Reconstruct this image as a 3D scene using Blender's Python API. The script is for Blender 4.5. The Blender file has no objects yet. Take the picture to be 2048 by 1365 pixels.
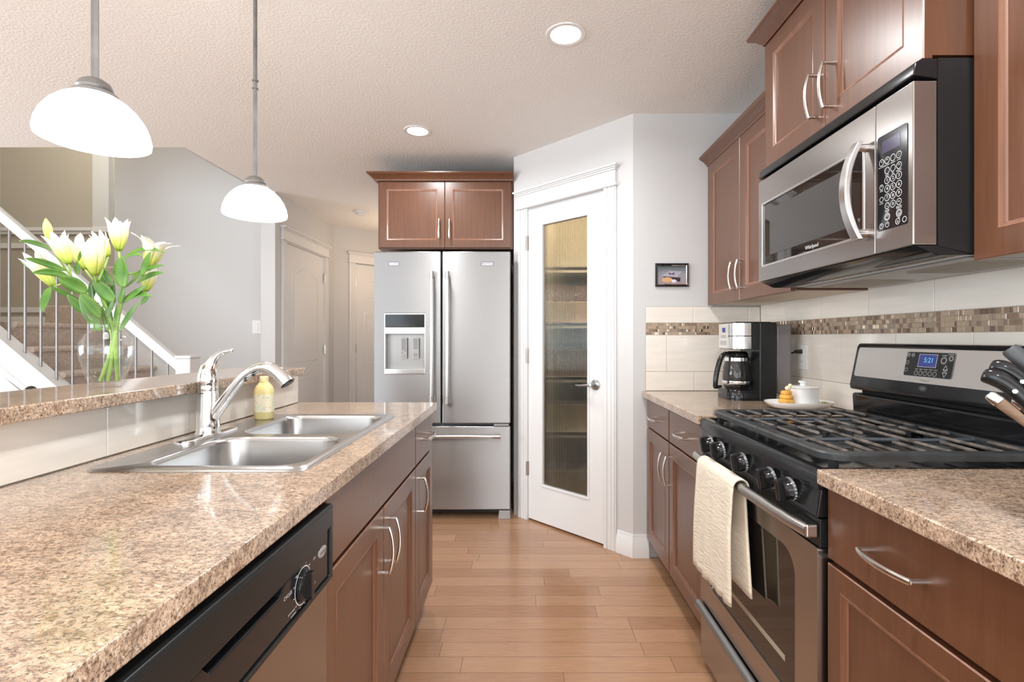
import bpy, bmesh, math, random
from mathutils import Matrix, Vector
random.seed(7)
S = bpy.context.scene
COL = S.collection
PI = math.pi

# ------------------------------------------------------------------ camera, world, light, exposure
CAM_H = 1.204
cam_d = bpy.data.cameras.new('camera')
cam = bpy.data.objects.new('camera', cam_d); COL.objects.link(cam)
cam.location = (0, 0, CAM_H); cam.rotation_euler = (PI / 2, 0, 0)
cam_d.sensor_width = 36.0; cam_d.lens = 36.0 * 1005 / 2048
cam_d.shift_x = -24 / 2048; cam_d.shift_y = -5.5 / 2048
cam_d.clip_start = 0.02; cam_d.clip_end = 100
S.camera = cam
S.view_settings.view_transform = 'Standard'; S.view_settings.look = 'None'
S.view_settings.gamma = 1; S.view_settings.use_curve_mapping = False
S.view_settings.exposure = 0.40
cy = S.cycles
cy.use_denoising = True
cy.max_bounces = 16; cy.diffuse_bounces = 5; cy.glossy_bounces = 5; cy.transmission_bounces = 16; cy.transparent_max_bounces = 24
cy.caustics_reflective = False; cy.caustics_refractive = False
cy.sample_clamp_indirect = 6.0
W = bpy.data.worlds.new('sky'); S.world = W; W.use_nodes = True
W.node_tree.nodes['Background'].inputs[0].default_value = (0.75, 0.87, 1.0, 1)
W.node_tree.nodes['Background'].inputs[1].default_value = 1.6

def area(name, loc, rot, sx, sy, power, col=(1, 1, 1), spread=PI, shape='RECTANGLE'):
    l = bpy.data.lights.new(name, 'AREA'); l.shape = shape; l.size = sx
    if shape == 'RECTANGLE': l.size_y = sy
    l.energy = power; l.color = col; l.spread = spread
    o = bpy.data.objects.new(name, l); COL.objects.link(o); o.location = loc; o.rotation_euler = rot
    return o
def point(name, loc, power, col, r=0.04):
    l = bpy.data.lights.new(name, 'POINT'); l.energy = power; l.color = col; l.shadow_soft_size = r
    o = bpy.data.objects.new(name, l); COL.objects.link(o); o.location = loc
    return o
# daylight entering by the patio window behind the camera and the dining room window on the left
area('daylight_patio', (-2.0, -2.5, 1.3), (PI / 2 + 0.35, 0, 0), 5.4, 2.1, 76, (0.85, 0.94, 1.0))
area('daylight_dining', (-5.9, 0.6, 1.4), (PI / 2 + 0.4, 0, -PI / 2), 3.0, 1.7, 160, (0.84, 0.93, 1.0))
area('added_side_fill', (1.29, -1.5, 1.25), (PI / 2 + 0.2, 0, PI / 2 - 0.35), 1.7, 1.85, 62, (0.87, 0.95, 1.0))  # added fill from the right, brightens the island tiles and fronts
point('hall_lamp', (-1.25, 5.3, 1.95), 6, (1.0, 0.74, 0.52), 0.2)
point('pantry_lamp', (0.42, 3.42, 2.22), 10, (1.0, 0.74, 0.44), 0.06)
point('stair_lamp', (-4.4, 4.6, 3.9), 42, (1.0, 0.93, 0.80), 0.2)

# ------------------------------------------------------------------ materials
def nmat(name):
    m = bpy.data.materials.new(name); m.use_nodes = True
    nt = m.node_tree
    return m, nt, nt.nodes['Principled BSDF']
def pmat(name, col, rough=0.5, metal=0.0, spec=0.5, coat=0.0, emit=None, estr=0.0, bump=None, var=None, aniso=0, arot=0.0, trans=0, ior=1.45, alpha=1, sheen=0):
    """plain principled material with optional noise variation of colour (var=(scale, amount)) and noise bump (bump=(scale, strength))"""
    m, nt, p = nmat(name)
    p.inputs['Base Color'].default_value = (*col, 1)
    p.inputs['Roughness'].default_value = rough; p.inputs['Metallic'].default_value = metal
    p.inputs['Specular IOR Level'].default_value = spec; p.inputs['Coat Weight'].default_value = coat
    p.inputs['Transmission Weight'].default_value = trans; p.inputs['IOR'].default_value = ior
    p.inputs['Alpha'].default_value = alpha
    if sheen: p.inputs['Sheen Weight'].default_value = sheen
    if emit:
        p.inputs['Emission Color'].default_value = (*emit, 1); p.inputs['Emission Strength'].default_value = estr
    tc = nt.nodes.new('ShaderNodeTexCoord')
    if aniso:
        p.inputs['Anisotropic'].default_value = aniso; p.inputs['Anisotropic Rotation'].default_value = arot
        t = nt.nodes.new('ShaderNodeTangent'); t.direction_type = 'RADIAL'; t.axis = 'Z'
        nt.links.new(t.outputs[0], p.inputs['Tangent'])
    if var:
        n = nt.nodes.new('ShaderNodeTexNoise'); n.inputs['Scale'].default_value = var[0]; n.inputs['Detail'].default_value = 4
        mp = nt.nodes.new('ShaderNodeMapping')
        if len(var) > 2: mp.inputs['Scale'].default_value = var[2]
        nt.links.new(tc.outputs['Object'], mp.inputs[0]); nt.links.new(mp.outputs[0], n.inputs['Vector'])
        r = nt.nodes.new('ShaderNodeValToRGB')
        a = var[1]
        r.color_ramp.elements[0].position = 0.3; r.color_ramp.elements[1].position = 0.7
        r.color_ramp.elements[0].color = (*[c * (1 - a) for c in col], 1); r.color_ramp.elements[1].color = (*[min(1, c * (1 + a)) for c in col], 1)
        nt.links.new(n.outputs[0], r.inputs[0]); nt.links.new(r.outputs[0], p.inputs['Base Color'])
    if bump:
        n = nt.nodes.new('ShaderNodeTexNoise'); n.inputs['Scale'].default_value = bump[0]; n.inputs['Detail'].default_value = 3
        mp = nt.nodes.new('ShaderNodeMapping')
        if len(bump) > 2: mp.inputs['Scale'].default_value = bump[2]
        nt.links.new(tc.outputs['Object'], mp.inputs[0]); nt.links.new(mp.outputs[0], n.inputs['Vector'])
        b = nt.nodes.new('ShaderNodeBump'); b.inputs['Strength'].default_value = bump[1]; b.inputs['Distance'].default_value = 0.01
        nt.links.new(n.outputs[0], b.inputs['Height']); nt.links.new(b.outputs[0], p.inputs['Normal'])
    return m
def ramp(nt, src, stops):
    r = nt.nodes.new('ShaderNodeValToRGB')
    while len(r.color_ramp.elements) < len(stops): r.color_ramp.elements.new(0.5)
    for e, (p, c) in zip(r.color_ramp.elements, stops):
        e.position = p; e.color = (*c, 1)
    nt.links.new(src, r.inputs[0]); return r.outputs[0]
def mix(nt, fac, a, b, mode='MIX'):
    n = nt.nodes.new('ShaderNodeMix'); n.data_type = 'RGBA'; n.blend_type = mode
    for sock, v in ((n.inputs[0], fac), (n.inputs[6], a), (n.inputs[7], b)):
        if hasattr(v, 'is_output'): nt.links.new(v, sock)
        elif isinstance(v, (int, float)): sock.default_value = v
        else: sock.default_value = (*v, 1)
    return n.outputs[2]
def noise(nt, vec, scale, detail=4, rough=0.5, dist=0):
    n = nt.nodes.new('ShaderNodeTexNoise'); n.inputs['Scale'].default_value = scale
    n.inputs['Detail'].default_value = detail; n.inputs['Roughness'].default_value = rough; n.inputs['Distortion'].default_value = dist
    nt.links.new(vec, n.inputs['Vector']); return n.outputs[0]
def mapping(nt, vec, scale=(1, 1, 1), rot=(0, 0, 0)):
    n = nt.nodes.new('ShaderNodeMapping'); n.inputs['Scale'].default_value = scale; n.inputs['Rotation'].default_value = rot
    nt.links.new(vec, n.inputs[0]); return n.outputs[0]
def coords(nt): return nt.nodes.new('ShaderNodeTexCoord').outputs['Object']
def math_(nt, op, a, b=0):
    n = nt.nodes.new('ShaderNodeMath'); n.operation = op
    for i, v in ((0, a), (1, b)):
        if hasattr(v, 'is_output'): nt.links.new(v, n.inputs[i])
        else: n.inputs[i].default_value = v
    return n.outputs[0]

def wood(name, a, b, rough=0.32):
    m, nt, p = nmat(name)
    v = mapping(nt, coords(nt), (18, 18, 1.0))
    f = noise(nt, v, 3.0, 6, 0.6, 0.6)
    c = ramp(nt, f, [(0.32, a), (0.68, b)])
    f2 = noise(nt, mapping(nt, coords(nt), (160, 160, 5)), 2.0, 2)
    c = mix(nt, 0.12, c, ramp(nt, f2, [(0.35, tuple(x * 0.6 for x in a)), (0.6, b)]))
    nt.links.new(c, p.inputs['Base Color'])
    p.inputs['Roughness'].default_value = rough; p.inputs['Coat Weight'].default_value = 0.5; p.inputs['Coat Roughness'].default_value = 0.33
    return m
def granite():
    m, nt, p = nmat('granite_laminate')
    v = mapping(nt, coords(nt), (1.05, 1.65, 1.25), (0, 0, 0.2))
    base = ramp(nt, noise(nt, v, 48, 6, 0.7, 0.5), [(0.30, (0.22, 0.145, 0.10)), (0.43, (0.40, 0.27, 0.185)), (0.55, (0.57, 0.425, 0.31)), (0.72, (0.40, 0.30, 0.235))])
    dark = ramp(nt, noise(nt, v, 130, 6, 0.75, 0.5), [(0.42, (1, 1, 1)), (0.50, (0, 0, 0))])
    base = mix(nt, math_(nt, 'MULTIPLY', dark, 0.9), base, (0.125, 0.075, 0.05))
    grey = ramp(nt, noise(nt, v, 75, 5, 0.75, 0.8), [(0.54, (0, 0, 0)), (0.63, (1, 1, 1))])
    base = mix(nt, math_(nt, 'MULTIPLY', grey, 0.5), base, (0.27, 0.225, 0.195))
    black = ramp(nt, noise(nt, v, 95, 6, 0.8, 0.3), [(0.37, (1, 1, 1)), (0.43, (0, 0, 0))])
    base = mix(nt, math_(nt, 'MULTIPLY', black, 0.9), base, (0.035, 0.024, 0.019))
    lite = ramp(nt, noise(nt, v, 140, 4, 0.7, 0.2), [(0.54, (0, 0, 0)), (0.64, (1, 1, 1))])
    base = mix(nt, math_(nt, 'MULTIPLY', lite, 0.75), base, (0.70, 0.585, 0.47))
    big = ramp(nt, noise(nt, v, 13, 3, 0.6, 0.6), [(0.35, (0.82, 0.79, 0.765)), (0.60, (1.16, 1.13, 1.09))])
    base = mix(nt, 1.0, base, big, 'MULTIPLY')
    speck = ramp(nt, noise(nt, v, 210, 3, 0.6, 0.2), [(0.33, (1, 1, 1)), (0.39, (0, 0, 0))])
    base = mix(nt, math_(nt, 'MULTIPLY', speck, 0.85), base, (0.05, 0.033, 0.025))
    nt.links.new(base, p.inputs['Base Color'])
    p.inputs['Roughness'].default_value = 0.2; p.inputs['Coat Weight'].default_value = 0.6; p.inputs['Coat Roughness'].default_value = 0.06
    return m
def plank_floor():
    m, nt, p = nmat('maple_planks')
    sep = nt.nodes.new('ShaderNodeSeparateXYZ'); nt.links.new(coords(nt), sep.inputs[0])
    row = math_(nt, 'FLOOR', math_(nt, 'DIVIDE', sep.outputs[1], 0.0905))
    wn = nt.nodes.new('ShaderNodeTexWhiteNoise'); wn.noise_dimensions = '1D'; nt.links.new(row, wn.inputs['W'])
    x = math_(nt, 'ADD', sep.outputs[0], math_(nt, 'MULTIPLY', wn.outputs['Value'], 3.0))
    cmb = nt.nodes.new('ShaderNodeCombineXYZ'); nt.links.new(x, cmb.inputs[0]); nt.links.new(sep.outputs[1], cmb.inputs[1])
    br = nt.nodes.new('ShaderNodeTexBrick'); br.offset = 0.0; br.squash = 1.0
    br.inputs['Scale'].default_value = 1.0; br.inputs['Brick Width'].default_value = 0.78; br.inputs['Row Height'].default_value = 0.0905
    br.inputs['Mortar Size'].default_value = 0.0012; br.inputs['Mortar Smooth'].default_value = 0.1; br.inputs['Bias'].default_value = 0.0
    br.inputs['Color1'].default_value = (0.37, 0.185, 0.097, 1); br.inputs['Color2'].default_value = (0.53, 0.30, 0.17, 1); br.inputs['Mortar'].default_value = (0.12, 0.05, 0.025, 1)
    nt.links.new(cmb.outputs[0], br.inputs['Vector'])
    g = noise(nt, mapping(nt, cmb.outputs[0], (3.0, 34, 1)), 2.2, 6, 0.6, 1.4)
    c = mix(nt, 0.30, br.outputs['Color'], ramp(nt, g, [(0.3, (0.35, 0.175, 0.095)), (0.7, (0.60, 0.38, 0.24))]))
    nt.links.new(c, p.inputs['Base Color'])
    p.inputs['Roughness'].default_value = 0.27; p.inputs['Coat Weight'].default_value = 0.35; p.inputs['Coat Roughness'].default_value = 0.16
    b = nt.nodes.new('ShaderNodeBump'); b.inputs['Strength'].default_value = 0.25; b.inputs['Distance'].default_value = 0.002; b.invert = True
    nt.links.new(br.outputs['Fac'], b.inputs['Height']); nt.links.new(b.outputs[0], p.inputs['Normal'])
    return m
def ceiling_mat():
    m, nt, p = nmat('knockdown_ceiling')
    p.inputs['Base Color'].default_value = (0.88, 0.86, 0.83, 1); p.inputs['Roughness'].default_value = 0.9
    f = ramp(nt, noise(nt, coords(nt), 84, 4, 0.6, 0.3), [(0.40, (0, 0, 0)), (0.60, (1, 1, 1))])
    b = nt.nodes.new('ShaderNodeBump'); b.inputs['Strength'].default_value = 0.3; b.inputs['Distance'].default_value = 0.004
    nt.links.new(f, b.inputs['Height']); nt.links.new(b.outputs[0], p.inputs['Normal'])
    return m
def grad_mat(name, stops, rough=0.45, transl=0.25):
    """colour along the petal or leaf, stored as the attribute grad (0 at its base, 1 at its tip)"""
    m, nt, p = nmat(name)
    a = nt.nodes.new('ShaderNodeAttribute'); a.attribute_name = 'grad'
    c = ramp(nt, a.outputs['Fac'], stops)
    c = mix(nt, 0.25, c, mix(nt, noise(nt, mapping(nt, coords(nt), (60, 60, 60)), 1.0, 3), c, c, 'MULTIPLY'))
    nt.links.new(c, p.inputs['Base Color']); p.inputs['Roughness'].default_value = rough
    t = nt.nodes.new('ShaderNodeBsdfTranslucent'); nt.links.new(c, t.inputs[0])
    mx = nt.nodes.new('ShaderNodeMixShader'); mx.inputs[0].default_value = transl
    nt.links.new(p.outputs[0], mx.inputs[1]); nt.links.new(t.outputs[0], mx.inputs[2])
    nt.links.new(mx.outputs[0], nt.nodes['Material Output'].inputs[0])
    return m
def thin_glass(name, tint=(0.97, 0.985, 0.98), ior=1.45):
    m = bpy.data.materials.new(name); m.use_nodes = True; nt = m.node_tree
    nt.nodes.remove(nt.nodes['Principled BSDF'])
    t = nt.nodes.new('ShaderNodeBsdfTransparent'); t.inputs[0].default_value = (*tint, 1)
    g = nt.nodes.new('ShaderNodeBsdfGlossy'); g.inputs['Roughness'].default_value = 0.02
    f = nt.nodes.new('ShaderNodeLayerWeight'); f.inputs[0].default_value = 0.5
    fac = math_(nt, 'ADD', math_(nt, 'MULTIPLY', math_(nt, 'POWER', f.outputs['Facing'], 4.0), 0.45), 0.035)
    mx = nt.nodes.new('ShaderNodeMixShader'); nt.links.new(fac, mx.inputs[0]); nt.links.new(t.outputs[0], mx.inputs[1]); nt.links.new(g.outputs[0], mx.inputs[2])
    nt.links.new(mx.outputs[0], nt.nodes['Material Output'].inputs[0]); return m
def glass_mat(name, col=(1, 1, 1), ior=1.45, rough=0.0):
    m = bpy.data.materials.new(name); m.use_nodes = True; nt = m.node_tree
    nt.nodes.remove(nt.nodes['Principled BSDF'])
    g = nt.nodes.new('ShaderNodeBsdfGlass'); g.inputs['Color'].default_value = (*col, 1); g.inputs['IOR'].default_value = ior; g.inputs['Roughness'].default_value = rough
    nt.links.new(g.outputs[0], nt.nodes['Material Output'].inputs[0]); return m

M = {}
M['wood'] = wood('mahogany_cabinet', (0.112, 0.042, 0.019), (0.150, 0.060, 0.028))
M['bead'] = wood('worn_bead_edge', (0.17, 0.072, 0.04), (0.27, 0.12, 0.07), 0.35)
M['granite'] = granite()
M['floor'] = plank_floor()
M['ceiling'] = ceiling_mat()
M['wall'] = pmat('pale_grey_paint', (0.645, 0.642, 0.638), 0.75, bump=(220, 0.05))
M['wall_dim'] = pmat('grey_paint_dimmed', (0.50, 0.455, 0.385), 0.75, bump=(220, 0.05))  # same paint as the other walls, dimmer stairwell light put into the colour
M['white'] = pmat('white_trim_paint', (0.80, 0.80, 0.795), 0.35)
M['steel'] = pmat('brushed_steel', (0.42, 0.422, 0.425), 0.42, 1.0, aniso=0.85, arot=0.25)
M['steel_warm'] = pmat('brushed_steel_range', (0.40, 0.375, 0.36), 0.24, 1.0, aniso=0.4)
M['steel_light'] = pmat('satin_steel', (0.74, 0.73, 0.72), 0.22, 1.0)
M['nickel'] = pmat('satin_nickel', (0.70, 0.66, 0.62), 0.24, 1.0)
M['chrome'] = pmat('polished_chrome', (0.86, 0.87, 0.88), 0.05, 1.0)
M['sink'] = pmat('sink_steel', (0.50, 0.495, 0.49), 0.27, 1.0)
M['black'] = pmat('gloss_black', (0.012, 0.012, 0.013), 0.12)
M['black_satin'] = pmat('satin_black', (0.012, 0.013, 0.0135), 0.3)
M['black_matte'] = pmat('dark_void', (0.008, 0.008, 0.008), 0.8)
M['iron'] = pmat('cast_iron_grate', (0.035, 0.038, 0.04), 0.42, var=(24, 0.35), bump=(180, 0.1))
M['iron_worn'] = pmat('worn_cast_iron', (0.10, 0.085, 0.075), 0.45, var=(30, 0.75))
M['dark_glass'] = pmat('dark_oven_glass', (0.018, 0.014, 0.012), 0.03, 0, 0.75)
M['grey_plastic'] = pmat('grey_plastic', (0.30, 0.30, 0.30), 0.4)
M['tile'] = pmat('cream_tile', (0.85, 0.79, 0.71), 0.16, var=(5, 0.05, (1, 1, 8)), coat=0.3)
M['grout'] = pmat('grout', (0.42, 0.36, 0.29), 0.9, bump=(300, 0.1))
MOS = [pmat('mosaic_tan', (0.46, 0.34, 0.24), 0.3), pmat('mosaic_brown', (0.27, 0.175, 0.115), 0.25), pmat('mosaic_taupe', (0.36, 0.28, 0.21), 0.35),
       pmat('mosaic_bronze', (0.55, 0.44, 0.33), 0.2, 0.9), pmat('mosaic_glass', (0.17, 0.11, 0.075), 0.08)]
M['shade'] = pmat('opal_glass_shade', (0.95, 0.93, 0.88), 0.25, emit=(1.0, 0.985, 0.95), estr=6.5)
M['pewter'] = pmat('aged_pewter', (0.24, 0.23, 0.22), 0.45, 0.6, var=(12, 0.2))
M['diffuser'] = pmat('lit_diffuser', (0.95, 0.95, 0.92), 0.5, emit=(1.0, 0.97, 0.92), estr=9.0)
M['plastic_white'] = pmat('white_plastic', (0.82, 0.81, 0.79), 0.35)
M['ceramic'] = pmat('white_ceramic', (0.86, 0.86, 0.85), 0.12, coat=0.4)
M['carpet'] = pmat('beige_carpet', (0.72, 0.58, 0.48), 1.0, var=(60, 0.18), bump=(260, 0.9), sheen=0.3)
M['towel'] = pmat('cream_towel', (0.84, 0.75, 0.60), 0.95, var=(9, 0.06), bump=(60, 0.35, (0.4, 0.5, 2.2)), sheen=0.3)
M['ink_white'] = pmat('white_print', (0.75, 0.75, 0.75), 0.5)
M['ink_grey'] = pmat('grey_print', (0.36, 0.36, 0.36), 0.5)
M['ink_dark'] = pmat('dark_print', (0.09, 0.09, 0.12), 0.5)
M['lcd'] = pmat('blue_display', (0.03, 0.035, 0.16), 0.15, emit=(0.06, 0.07, 0.36), estr=0.22)
M['lcd_violet'] = pmat('violet_display', (0.055, 0.047, 0.09), 0.12)
M['lcd_digit'] = pmat('cyan_segments', (0.1, 0.5, 0.7), 0.4, emit=(0.1, 0.6, 0.85), estr=0.45)
M['glass'] = thin_glass('clear_glass', (0.985, 0.992, 0.99), 1.22)
M['water'] = thin_glass('water', (0.88, 0.905, 0.895), 1.25)
M['reeded'] = glass_mat('reeded_glass', (0.96, 0.97, 0.95), 1.45, 0.0)
M['stem'] = pmat('lily_stem_green', (0.30, 0.46, 0.10), 0.45, var=(30, 0.2))
M['leaf'] = grad_mat('lily_leaf', [(0.0, (0.20, 0.36, 0.07)), (0.45, (0.085, 0.225, 0.028)), (1.0, (0.14, 0.28, 0.05))], 0.42, 0.16)
M['petal'] = grad_mat('lily_petal', [(0.0, (0.42, 0.58, 0.06)), (0.28, (0.78, 0.80, 0.22)), (0.55, (0.90, 0.86, 0.62)), (0.8, (0.92, 0.90, 0.84)), (1.0, (0.93, 0.91, 0.86))], 0.5, 0.3)
M['budm'] = grad_mat('lily_bud', [(0.0, (0.36, 0.52, 0.10)), (0.4, (0.66, 0.74, 0.20)), (0.8, (0.80, 0.82, 0.45)), (1.0, (0.62, 0.68, 0.22))], 0.45, 0.25)

# ------------------------------------------------------------------ mesh builder
ROOT = {}
class MB:
    def __init__(s, F=None):
        s.bm = bmesh.new(); s.F = F or Matrix(); s.g = s.bm.verts.layers.float.new('grad')
    def v(s, p, g=0.0):
        w = s.bm.verts.new(s.F @ Vector(p)); w[s.g] = g; return w
    def f(s, vs, mi=0):
        try:
            q = s.bm.faces.new(vs); q.material_index = mi; return q
        except ValueError: return None
    def box(s, a0, a1, b0, b1, c0, c1, mi=0):
        vs = [s.v((x, y, z)) for z in (c0, c1) for y in (b0, b1) for x in (a0, a1)]
        for q in ((0, 2, 3, 1), (4, 5, 7, 6), (0, 1, 5, 4), (2, 6, 7, 3), (0, 4, 6, 2), (1, 3, 7, 5)): s.f([vs[i] for i in q], mi)
        return s
    def loops(s, rings, close=True, cap0=False, cap1=False, mi=0, gs=None):
        R = [[s.v(p, gs[i] if gs else 0) for p in r] for i, r in enumerate(rings)]
        n = len(R[0])
        for a, b in zip(R, R[1:]):
            for i in range(n if close else n - 1):
                s.f([a[i], a[(i + 1) % n], b[(i + 1) % n], b[i]], mi)
        if cap0: s.f(R[0][::-1], mi)
        if cap1: s.f(R[-1], mi)
        return R
    def tube(s, pts, r, seg=10, caps=True, flat=1.0, up=None, mi=0):
        pts = [Vector(p) for p in pts]; n = len(pts); rr = r if isinstance(r, (list, tuple)) else [r] * n
        rings = []; prev = None
        for i, p in enumerate(pts):
            t = (pts[min(i + 1, n - 1)] - pts[max(i - 1, 0)]).normalized()
            if prev is None:
                a = Vector(up) if up else (Vector((0, 0, 1)) if abs(t.z) < 0.9 else Vector((1, 0, 0)))
            else: a = prev
            a = (a - t * a.dot(t)).normalized(); prev = a; b = t.cross(a)
            rings.append([p + rr[i] * (math.cos(2 * PI * k / seg) * a + flat * math.sin(2 * PI * k / seg) * b) for k in range(seg)])
        s.loops(rings, True, caps, caps, mi); return s
    def lathe(s, prof, c=(0, 0, 0), seg=32, axis='Z', mi=0, sx=1.0, sy=1.0):
        rings = []
        for r, z in prof:
            ring = []
            for k in range(seg):
                a = 2 * PI * k / seg; x, y = r * math.cos(a) * sx, r * math.sin(a) * sy
                p = (x, y, z) if axis == 'Z' else ((z, x, y) if axis == 'X' else (y, z, x))
                ring.append((c[0] + p[0], c[1] + p[1], c[2] + p[2]))
            rings.append(ring)
        s.loops(rings, True, prof[0][0] > 1e-6, prof[-1][0] > 1e-6, mi); return s
    def prism(s, poly, axis, a0, a1, mi=0):
        """poly in the plane across axis: X -> (y,z), Y -> (x,z), Z -> (x,y)"""
        def P(u, w, a): return {'X': (a, u, w), 'Y': (u, a, w), 'Z': (u, w, a)}[axis]
        s.loops([[P(u, w, a0) for u, w in poly], [P(u, w, a1) for u, w in poly]], True, True, True, mi); return s
    def ring_slab(s, o, h, w0, w1, mi=0):
        """plate o=(u0,u1,v0,v1) with a hole h, from w0 to w1 along the third axis"""
        def rect(q): return [(q[0], q[2]), (q[1], q[2]), (q[1], q[3]), (q[0], q[3])]
        A, B = rect(o), rect(h)
        V = [[s.v((u, v, w)) for u, v in q] for w in (w0, w1) for q in (A, B)]
        for i in range(4):
            j = (i + 1) % 4
            s.f([V[0][j], V[0][i], V[1][i], V[1][j]], mi); s.f([V[2][i], V[2][j], V[3][j], V[3][i]], mi)
            s.f([V[0][i], V[0][j], V[2][j], V[2][i]], mi); s.f([V[1][j], V[1][i], V[3][i], V[3][j]], mi)
        return s
    def sphere(s, c, rx, ry=None, rz=None, seg=16, rings=10, mi=0):
        ry = ry or rx; rz = rz or rx
        R = [[(c[0] + rx * math.sin(PI * i / rings) * math.cos(2 * PI * k / seg), c[1] + ry * math.sin(PI * i / rings) * math.sin(2 * PI * k / seg), c[2] + rz * math.cos(PI * i / rings)) for k in range(seg)] for i in range(1, rings)]
        V = s.loops(R, mi=mi); t = s.v((c[0], c[1], c[2] + rz)); b = s.v((c[0], c[1], c[2] - rz))
        for k in range(seg):
            s.f([t, V[0][k], V[0][(k + 1) % seg]], mi); s.f([b, V[-1][(k + 1) % seg], V[-1][k]], mi)
        return s
    def text(s, body, size, u, v, w, align='CENTER', mi=0, thick=0.0):
        for poly in text_mesh(body, align):
            s.f([s.v((u + x * size, v + y * size, w)) for x, y in poly], mi)
        return s
    def ringflat(s, u, v, w, r0, r1, seg=24, mi=0):
        s.loops([[(u + r * math.cos(2 * PI * k / seg), v + r * math.sin(2 * PI * k / seg), w) for k in range(seg)] for r in (r1, r0)], mi=mi); return s
    def build(s, name, mat, parent=None, bevel=0.0, bseg=2, sharp=35, subsurf=0, kind=None, smooth=True, solid=0.0):
        bmesh.ops.remove_doubles(s.bm, verts=s.bm.verts, dist=1e-6)
        bmesh.ops.recalc_face_normals(s.bm, faces=s.bm.faces)
        me = bpy.data.meshes.new(name)
        o = bpy.data.objects.new(name, me); COL.objects.link(o)
        if parent is not None:
            s.bm.transform(ROOT[parent.name].inverted()); o.parent = parent; ROOT[o.name] = ROOT[parent.name]
        else:
            xs = [v.co for v in s.bm.verts]
            c = Vector(((min(p.x for p in xs) + max(p.x for p in xs)) / 2, (min(p.y for p in xs) + max(p.y for p in xs)) / 2, min(p.z for p in xs)))
            s.bm.transform(Matrix.Translation(-c)); o.location = c; ROOT[o.name] = Matrix.Translation(c)
        s.bm.to_mesh(me); s.bm.free()
        for mm in (mat if isinstance(mat, (list, tuple)) else [mat]): me.materials.append(M[mm] if isinstance(mm, str) else mm)
        if smooth:
            me.polygons.foreach_set('use_smooth', [True] * len(me.polygons))
            me.set_sharp_from_angle(angle=math.radians(sharp))
        if solid:
            md = o.modifiers.new('solid', 'SOLIDIFY'); md.thickness = solid; md.offset = 0
        if bevel:
            b = o.modifiers.new('bevel', 'BEVEL'); b.width = bevel; b.segments = bseg; b.limit_method = 'ANGLE'; b.angle_limit = math.radians(40); b.harden_normals = True
        if subsurf:
            q = o.modifiers.new('sub', 'SUBSURF'); q.levels = subsurf; q.render_levels = subsurf
        if kind: o['kind'] = kind
        return o
_TX = {}
def text_mesh(body, align):
    key = (body, align)
    if key not in _TX:
        cu = bpy.data.curves.new('letters', 'FONT'); cu.body = body; cu.size = 1.0; cu.align_x = align; cu.align_y = 'CENTER'; cu.resolution_u = 3
        o = bpy.data.objects.new('letters', cu); COL.objects.link(o)
        bpy.context.view_layer.update()
        dg = bpy.context.evaluated_depsgraph_get()
        me = o.evaluated_get(dg).to_mesh()
        _TX[key] = [[(me.vertices[i].co.x, me.vertices[i].co.y) for i in p.vertices] for p in me.polygons]
        bpy.data.objects.remove(o); bpy.data.curves.remove(cu)
    return _TX[key]
def cr(pts, rad=None, n=5):
    """Catmull-Rom resampling of a polyline and its radii"""
    P = [Vector(p) for p in pts]; Rd = list(rad) if rad else [0] * len(P); op, orr = [], []
    for i in range(len(P) - 1):
        q = [P[max(i - 1, 0)], P[i], P[i + 1], P[min(i + 2, len(P) - 1)]]; r = [Rd[max(i - 1, 0)], Rd[i], Rd[i + 1], Rd[min(i + 2, len(P) - 1)]]
        for k in range(n):
            u = k / n; c = (-0.5 * u + u * u - 0.5 * u ** 3, 1 - 2.5 * u * u + 1.5 * u ** 3, 0.5 * u + 2 * u * u - 1.5 * u ** 3, -0.5 * u * u + 0.5 * u ** 3)
            op.append(q[0] * c[0] + q[1] * c[1] + q[2] * c[2] + q[3] * c[3]); orr.append(sum(a * b for a, b in zip(r, c)))
    return op + [P[-1]], orr + [Rd[-1]]
def FR(o, u):
    """frame whose first axis runs along u, second is up, third points out of the face towards the viewer"""
    u = Vector(u).normalized(); z = Vector((0, 0, 1)); w = u.cross(z)
    m = Matrix((u, z, w)).transposed().to_4x4(); m.translation = Vector(o); return m
def thing(name, label, cat, loc=(0, 0, 0), rotz=0.0, group=None, kind=None):
    o = bpy.data.objects.new(name, None); COL.objects.link(o); o.empty_display_size = 0.1
    o.location = loc; o.rotation_euler = (0, 0, rotz)
    ROOT[o.name] = Matrix.Translation(Vector(loc)) @ Matrix.Rotation(rotz, 4, 'Z')
    tag(o, label, cat, group, kind); return o
def tag(o, label=None, cat=None, group=None, kind=None):
    if label: o['label'] = label
    if cat: o['category'] = cat
    if group: o['group'] = group
    if kind: o['kind'] = kind
    return o
def struct(name, mb, mat, **k):
    return mb.build(name, mat, kind='structure', **k)
def copy_tree(o, parent=None):
    c = o.copy(); COL.objects.link(c)
    if parent is not None: c.parent = parent
    for ch in list(o.children): copy_tree(ch, c)
    return c
def rrect(u0, u1, v0, v1, r, n=6):
    """rounded rectangle outline, counter-clockwise; r one radius or four (u0v0,u1v0,u1v1,u0v1)"""
    r = r if isinstance(r, (list, tuple)) else [r] * 4; out = []
    for (cu, cv, a0, q) in ((u0 + r[0], v0 + r[0], PI, r[0]), (u1 - r[1], v0 + r[1], 1.5 * PI, r[1]), (u1 - r[2], v1 - r[2], 0, r[2]), (u0 + r[3], v1 - r[3], 0.5 * PI, r[3])):
        for k in range(n + 1):
            a = a0 + 0.5 * PI * k / n; out.append((cu + q * math.cos(a), cv + q * math.sin(a)))
    return out
RIGHT, LEFTF, FRONT = (0, -1, 0), (0, 1, 0), (1, 0, 0)

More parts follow.
